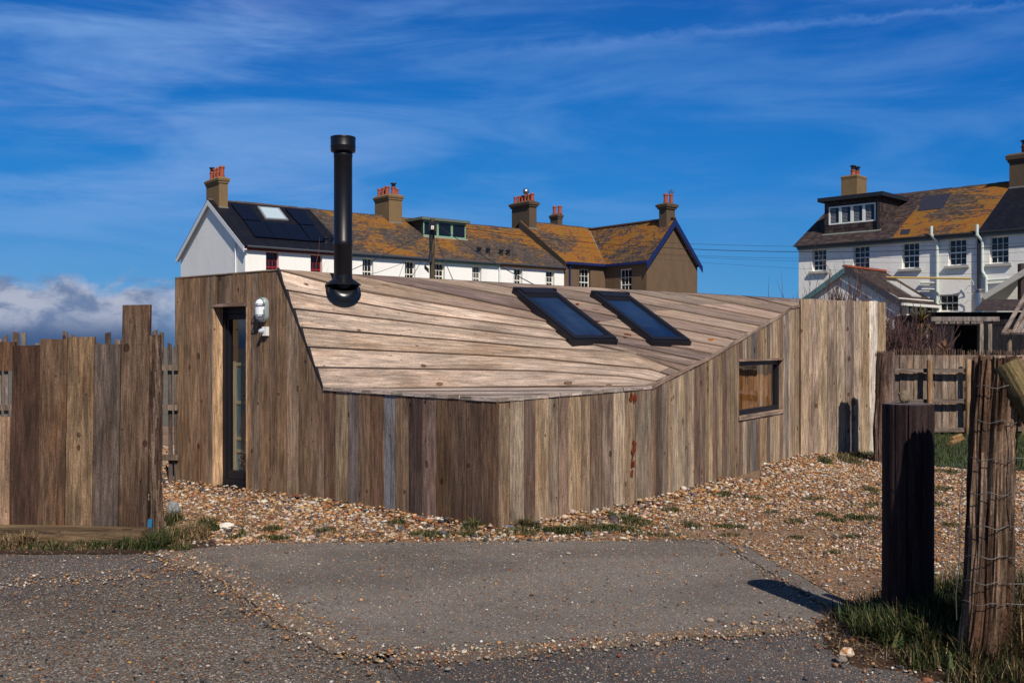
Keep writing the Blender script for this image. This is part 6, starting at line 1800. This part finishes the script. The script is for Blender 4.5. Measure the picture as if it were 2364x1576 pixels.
acc = []
for p in ((1458, 1202, 74, 22, 420, .05), (1424, 1186, 60, 10, 120, .04), (1545, 1178, 48, 10, 120, .05), (1588, 1212, 60, 12, 170, .04), (1680, 1143, 58, 10, 260, .05), (1732, 1149, 48, 7, 110, .035), (1886, 1151, 56, 10, 160, .04),
          (1834, 1204, 54, 9, 170, .04), (1902, 1189, 56, 8, 150, .04), (1929, 1202, 46, 8, 110, .04), (1991, 1197, 68, 12, 260, .05), (2005, 1167, 64, 8, 160, .04), (2020, 1130, 36, 12, 170, .05), (1912, 1066, 36, 16, 320, .09),
          (1962, 1062, 54, 24, 520, .10), (1985, 1052, 40, 14, 300, .12), (1670, 1217, 76, 8, 170, .035), (1612, 1160, 40, 7, 70, .03), (1700, 1236, 60, 7, 80, .03), (1790, 1180, 40, 7, 60, .03), (1510, 1235, 120, 8, 190, .035), (1850, 1240, 50, 7, 60, .03),
          (1925, 1275, 40, 7, 60, .03), (1960, 1240, 50, 7, 90, .03), (628, 1223, 56, 9, 260, .05), (626, 1242, 66, 7, 150, .04), (730, 1228, 74, 8, 200, .045), (542, 1241, 34, 7, 90, .04), (916, 1208, 32, 9, 170, .06), (562, 1236, 8, 4, 12, .16),
          (1010, 1234, 130, 14, 420, .05), (1072, 1222, 56, 18, 520, .11), (1066, 1238, 70, 10, 180, .06), (1250, 1230, 190, 14, 1100, .06), (1200, 1222, 60, 12, 300, .12), (1420, 1222, 140, 12, 420, .045), (1380, 1216, 90, 12, 260, .05),
          (850, 1240, 90, 6, 70, .03), (970, 1180, 20, 4, 10, .05), (2185, 1090, 60, 10, 260, .05), (2190, 1130, 60, 8, 120, .04), (2180, 1165, 70, 8, 160, .04), (2190, 1210, 60, 8, 100, .04)):
    for _k in range(3):
        patch(acc, p[0] + rnd.uniform(-.35, .35) * p[2], p[1] + rnd.uniform(-.3, .3) * p[3], p[2] * rnd.uniform(.5, 1.0), p[3] * rnd.uniform(.6, 1.2), int(p[4] * rnd.uniform(.4, 1.1)), p[5] * rnd.uniform(.6, 1.0) + 0.006, 0.006, rnd.choice((.1, .2, .45)), 0.004, 1.1)
finish('grass', acc, 'small tufts and patches of short grass growing through the shingle')

acc = []
for px in range(-60, 330, 15): patch(acc, px + rnd.uniform(-8, 8), 1262 + rnd.uniform(-4, 5), rnd.uniform(24, 50), 9, int(rnd.uniform(20, 150)), rnd.uniform(.025, .07), 0.006, rnd.choice((.1, .3, .8)), 0.01, 1.0)
for px, py, w, h, n, hh, dr in ((20, 1262, 90, 12, 700, .10, .95), (60, 1259, 60, 10, 400, .12, .95), (130, 1264, 80, 8, 200, .06, .7), (222, 1263, 60, 8, 260, .07, .1), (290, 1262, 50, 10, 420, .09, .08), (350, 1262, 70, 16, 900, .12, .10), (385, 1248, 90, 26, 900, .12, .2), (432, 1240, 100, 30, 900, .13, .85), (476, 1222, 56, 22, 500, .13, .12), (395, 1205, 50, 20, 320, .14, .2), (415, 1265, 60, 10, 260, .06, .3),
                              (140, 1216, 14, 4, 30, .10, .1), (195, 1219, 16, 4, 20, .08, .1), (10, 1215, 40, 4, 16, .22, .8), (70, 1215, 20, 4, 10, .16, .8)):
    patch(acc, px, py, w, h, n, hh, 0.006, dr, 0.01, 1.0)
finish('grass', acc, 'grass and dead stems along the foot of the plank fence')

acc = []
xg, yg = npr.uniform(5.0, 11, 26000), npr.uniform(12.2, 18.0, 26000); m_ = inside(LAWN, xg, yg); xg, yg = xg[m_], yg[m_]; n = len(xg)
acc.append(blades(xg, yg, np.full(n, 0.016), npr.uniform(.03, .075, n), 0.008, GREEN[npr.integers(0, 5, n)] * npr.uniform(0.8, 1.4, (n, 1)), 0.7))
finish('grass', acc, 'short green lawn below the garden fence')

acc = []
n = 6500; xg, yg = npr.uniform(1.6, 3.2, n), npr.uniform(4.3, 6.4, n); m_ = inside(VERGE, xg, yg)
edge = np.minimum(1, np.maximum(0, (xg - 1.78 - 0.35 * np.clip(5.3 - yg, 0, 1)) / 0.5)); m_ &= npr.random(n) < edge * (0.35 + 0.65 * (noise2(xg, yg, 2.6, 7) > -0.12))
xg, yg = xg[m_], yg[m_]; n = len(xg)
col = np.where((npr.random(n) < 0.50)[:, None], DRY[npr.integers(0, 4, n)], GREEN[npr.integers(0, 5, n)]) * npr.uniform(0.55, 1.15, (n, 1))
zg_ = np.array([vheight(a, b) for a, b in zip(xg, yg)])
acc.append(blades(xg, yg, zg_ - 0.005, npr.uniform(.03, .13, n), 0.006, col, 1.0))
for X_, Y_, rx, ry, k, hh, dr in ((1.98, 5.22, .20, .16, 900, .15, .08), (2.06, 5.08, .22, .10, 900, .16, .15), (2.30, 5.15, .14, .2, 800, .2, .15), (2.2, 4.95, .2, .14, 900, .15, .2), (2.3, 5.6, .25, .25, 700, .2, .15), (2.12, 5.7, .3, .2, 500, .12, .1),
                              (2.28, 4.72, .16, .08, 900, .20, .55), (2.45, 4.86, .12, .22, 1300, .30, .75), (2.6, 5.2, .25, .4, 1300, .28, .5), (2.05, 4.82, .18, .1, 500, .12, .2), (2.25, 4.6, .25, .08, 700, .12, .35), (2.45, 4.55, .2, .08, 600, .13, .5), (1.92, 5.05, .08, .1, 260, .10, .1), (1.93, 5.45, .12, .1, 300, .13, .0)):
    r = np.sqrt(npr.random(k)); a = npr.uniform(0, 2 * np.pi, k); x = X_ + rx * r * np.cos(a); y = Y_ + ry * r * np.sin(a)
    col = np.where((npr.random(k) < dr)[:, None], DRY[npr.integers(0, 4, k)], GREEN[npr.integers(0, 5, k)]) * npr.uniform(0.6, 1.2, (k, 1))
    acc.append(blades(x, y, np.array([vheight(p, q) for p, q in zip(x, y)]) - 0.005, hh * npr.uniform(0.4, 1.15, k), 0.006, col, 0.9))
finish('grass', acc, 'rough grass and dead stems round the bollard and the split post')
# dead straw lying on the bare soil, and grit washed over its edge
acc = []
n = 3200; xg, yg = npr.uniform(1.6, 3.0, n), npr.uniform(4.3, 6.2, n); vv = np.array([vin(a, b) for a, b in zip(xg, yg)]); xg, yg = xg[vv], yg[vv]; n = len(xg)
acc.append(blades(xg, yg, np.array([vheight(a, b) for a, b in zip(xg, yg)]) + 0.002, npr.uniform(.03, .10, n), 0.004, DRY[npr.integers(0, 4, n)] * npr.uniform(0.5, 1.0, (n, 1)), 3.2))
finish('straw', acc, 'dead straw and stalks littering the verge soil', 'straw')
n = 1500; xg, yg = npr.uniform(1.6, 2.9, n), npr.uniform(4.3, 5.9, n); vv = np.array([vin(a, b) and vdist(a, b) < 0.28 * npr.random() for a, b in zip(xg, yg)]); xg, yg = xg[vv], yg[vv]
size = npr.gamma(2.6, 0.005, len(xg)) + 0.004
o = pebbles('pebbles', xg, yg, np.array([vheight(a, b) for a, b in zip(xg, yg)]) + size * 0.12, size, np.vstack([PALG, PALD]), None, 0.65)
tag(o, 'grit and pebbles along the edge of the verge soil', 'pebbles', kind='stuff')
# broad dock-like leaves in the verge
acc = []
for X_, Y_ in ((1.88, 5.3), (1.95, 5.12), (2.05, 4.95), (2.12, 4.86), (2.2, 4.82), (1.98, 4.95), (2.22, 4.7), (1.86, 5.45), (2.1, 4.72), (1.9, 5.2), (2.0, 5.05)):
    k = 11; z_ = vheight(X_, Y_)
    acc.append(blades(X_ + npr.normal(0, .025, k), Y_ + npr.normal(0, .025, k), np.full(k, z_ + 0.01), npr.uniform(.05, .10, k), 0.022, GREEN[npr.integers(0, 5, k)] * npr.uniform(0.9, 1.4, (k, 1)), 1.3))
finish('leafy_weeds', acc, 'broad-leaved weeds in the verge beside the bollard', 'weeds')

# ------------------------------------------------------------------ shrubs and spiky plants
def shrub(name, label, base, height, spread, n, cols, r0=0.012, up=0.75, seed=1, fork=3, group=None):
    rr = random.Random(seed); t = thing(name, label, 'shrub', tuple(base), group); mb = MB(); base = Vector(base)
    def grow(p, d, L, r, lev):
        pts = [p]; k = 4
        for i in range(k):
            d = (d + Vector((rr.gauss(0, .07), rr.gauss(0, .07), rr.gauss(0.07, .05)))).normalized(); pts.append(pts[-1] + d * L / k)
        mb.tube(pts, [r * (1 - 0.7 * i / k) for i in range(k + 1)], 4, jit(rr.choice(cols), 0.25), False)
        if lev < fork:
            for _ in range(rr.choice((2, 3, 3))):
                j = rr.randrange(1, k + 1); dd = (d + Vector((rr.gauss(0, .28), rr.gauss(0, .28), rr.gauss(.15, .15)))).normalized(); grow(pts[j], dd, L * rr.uniform(.42, .6), r * 0.68, lev + 1)
    for _ in range(n):
        a = rr.uniform(0, 2 * math.pi); s = rr.uniform(0, spread); d = Vector((math.cos(a) * s, math.sin(a) * s, up)).normalized()
        grow(base + Vector((math.cos(a), math.sin(a), 0)) * spread * 0.18 * rr.random(), d, height * rr.uniform(.42, .62), r0, 0)
    mb.build('branches', M_TWIG, t); return t


PUR = [srgb(96, 72, 68), srgb(80, 60, 58), srgb(112, 84, 76), srgb(72, 54, 54)]
sp = lambda px, Y: ((px - CX) / F * Y, Y, 0)
shrub('bare_shrub', 'dense reddish-brown bare shrub beside the screen of pale boards', sp(2082, 23), 2.3, 0.7, 190, PUR, 0.018, 0.85, 3, 3)
shrub('bare_shrub', 'tall bare twiggy shrub in front of the gabled extension', sp(1945, 32), 4.2, 0.26, 60, PUR, 0.02, 1.0, 5, 3)
shrub('bare_shrub', 'bare shrub spreading under the extension roof slope', sp(2012, 31), 3.3, 0.40, 60, PUR, 0.018, 0.9, 6, 3)
shrub('bare_shrub', 'thin bare shrub at the left corner of the right-hand terrace', sp(1853, 31), 3.6, 0.18, 30, PUR, 0.017, 1.0, 8, 2)
shrub('bare_shrub', 'bare shrub whose twig tips show behind the flue', sp(738, 26), 4.0, 0.26, 14, PUR, 0.014, 1.0, 11, 2)
shrub('bare_shrub', 'low bare shrub showing just above the screen boards', sp(2030, 27), 2.9, 0.5, 60, PUR, 0.014, 0.85, 15, 3)


def spiky(name, label, c, crown, n, L, w, trunk, cols, seed):
    rr = random.Random(seed); t = thing(name, label, 'plant', (c[0], c[1], 0)); c = Vector((c[0], c[1], crown))
    if trunk:
        m = MB(); m.tube([(c.x + 0.03, c.y, 0), (c.x - 0.02, c.y, crown * .5), tuple(c)], [trunk * 1.2, trunk, trunk], 10, srgb(110, 92, 74)); m.build('trunk', M_OLD, t)
    m = MB()
    for i in range(n):
        a = rr.uniform(0, 6.283); e = rr.uniform(-0.5, 1.45) if trunk else rr.uniform(0.1, 1.4)
        d = Vector((math.cos(a) * math.cos(e), math.sin(a) * math.cos(e), math.sin(e))); l = L * rr.uniform(.7, 1.1); s = d.cross(Vector((0, 0, 1))).normalized()
        col = jit(rr.choice(cols[:2]) if e > 0.5 else rr.choice(cols[1:]), .25)
        pts = [c + d * l * k - Vector((0, 0, 0.30 * l * k * k * (1.2 - abs(e) / 1.6))) for k in (0, .35, .7, 1)]; ws = (0.6, 1, .75, .05)
        for k in range(3): m.face([pts[k] - s * w * ws[k], pts[k] + s * w * ws[k], pts[k + 1] + s * w * ws[k + 1], pts[k + 1] - s * w * ws[k + 1]], col)
    m.build('crown', M_LEAF, t); return t


CY_ = 25.0
spiky('cordyline', 'spiky cabbage palm with brown and green sword leaves above the garden fence', sp(2126, CY_)[:2], zrow(745, CY_), 130, 0.52, 0.016, 0.07, [srgb(96, 92, 48), srgb(118, 92, 62), srgb(92, 66, 50)], 4)
spiky('cordyline', 'drooping spiky plant of dead brown leaves left of the taller palm', sp(2098, 24.5)[:2], zrow(792, 24.5), 80, 0.40, 0.014, 0.05, [srgb(104, 80, 60), srgb(96, 72, 58), srgb(80, 60, 50)], 7)
spiky('yucca', 'low spiky yucca with reddish-brown leaves just over the brushwood', sp(2180, 20.6)[:2], zrow(812, 20.6), 90, 0.33, 0.010, 0.04, [srgb(150, 112, 84), srgb(128, 90, 68), srgb(96, 68, 54)], 9)
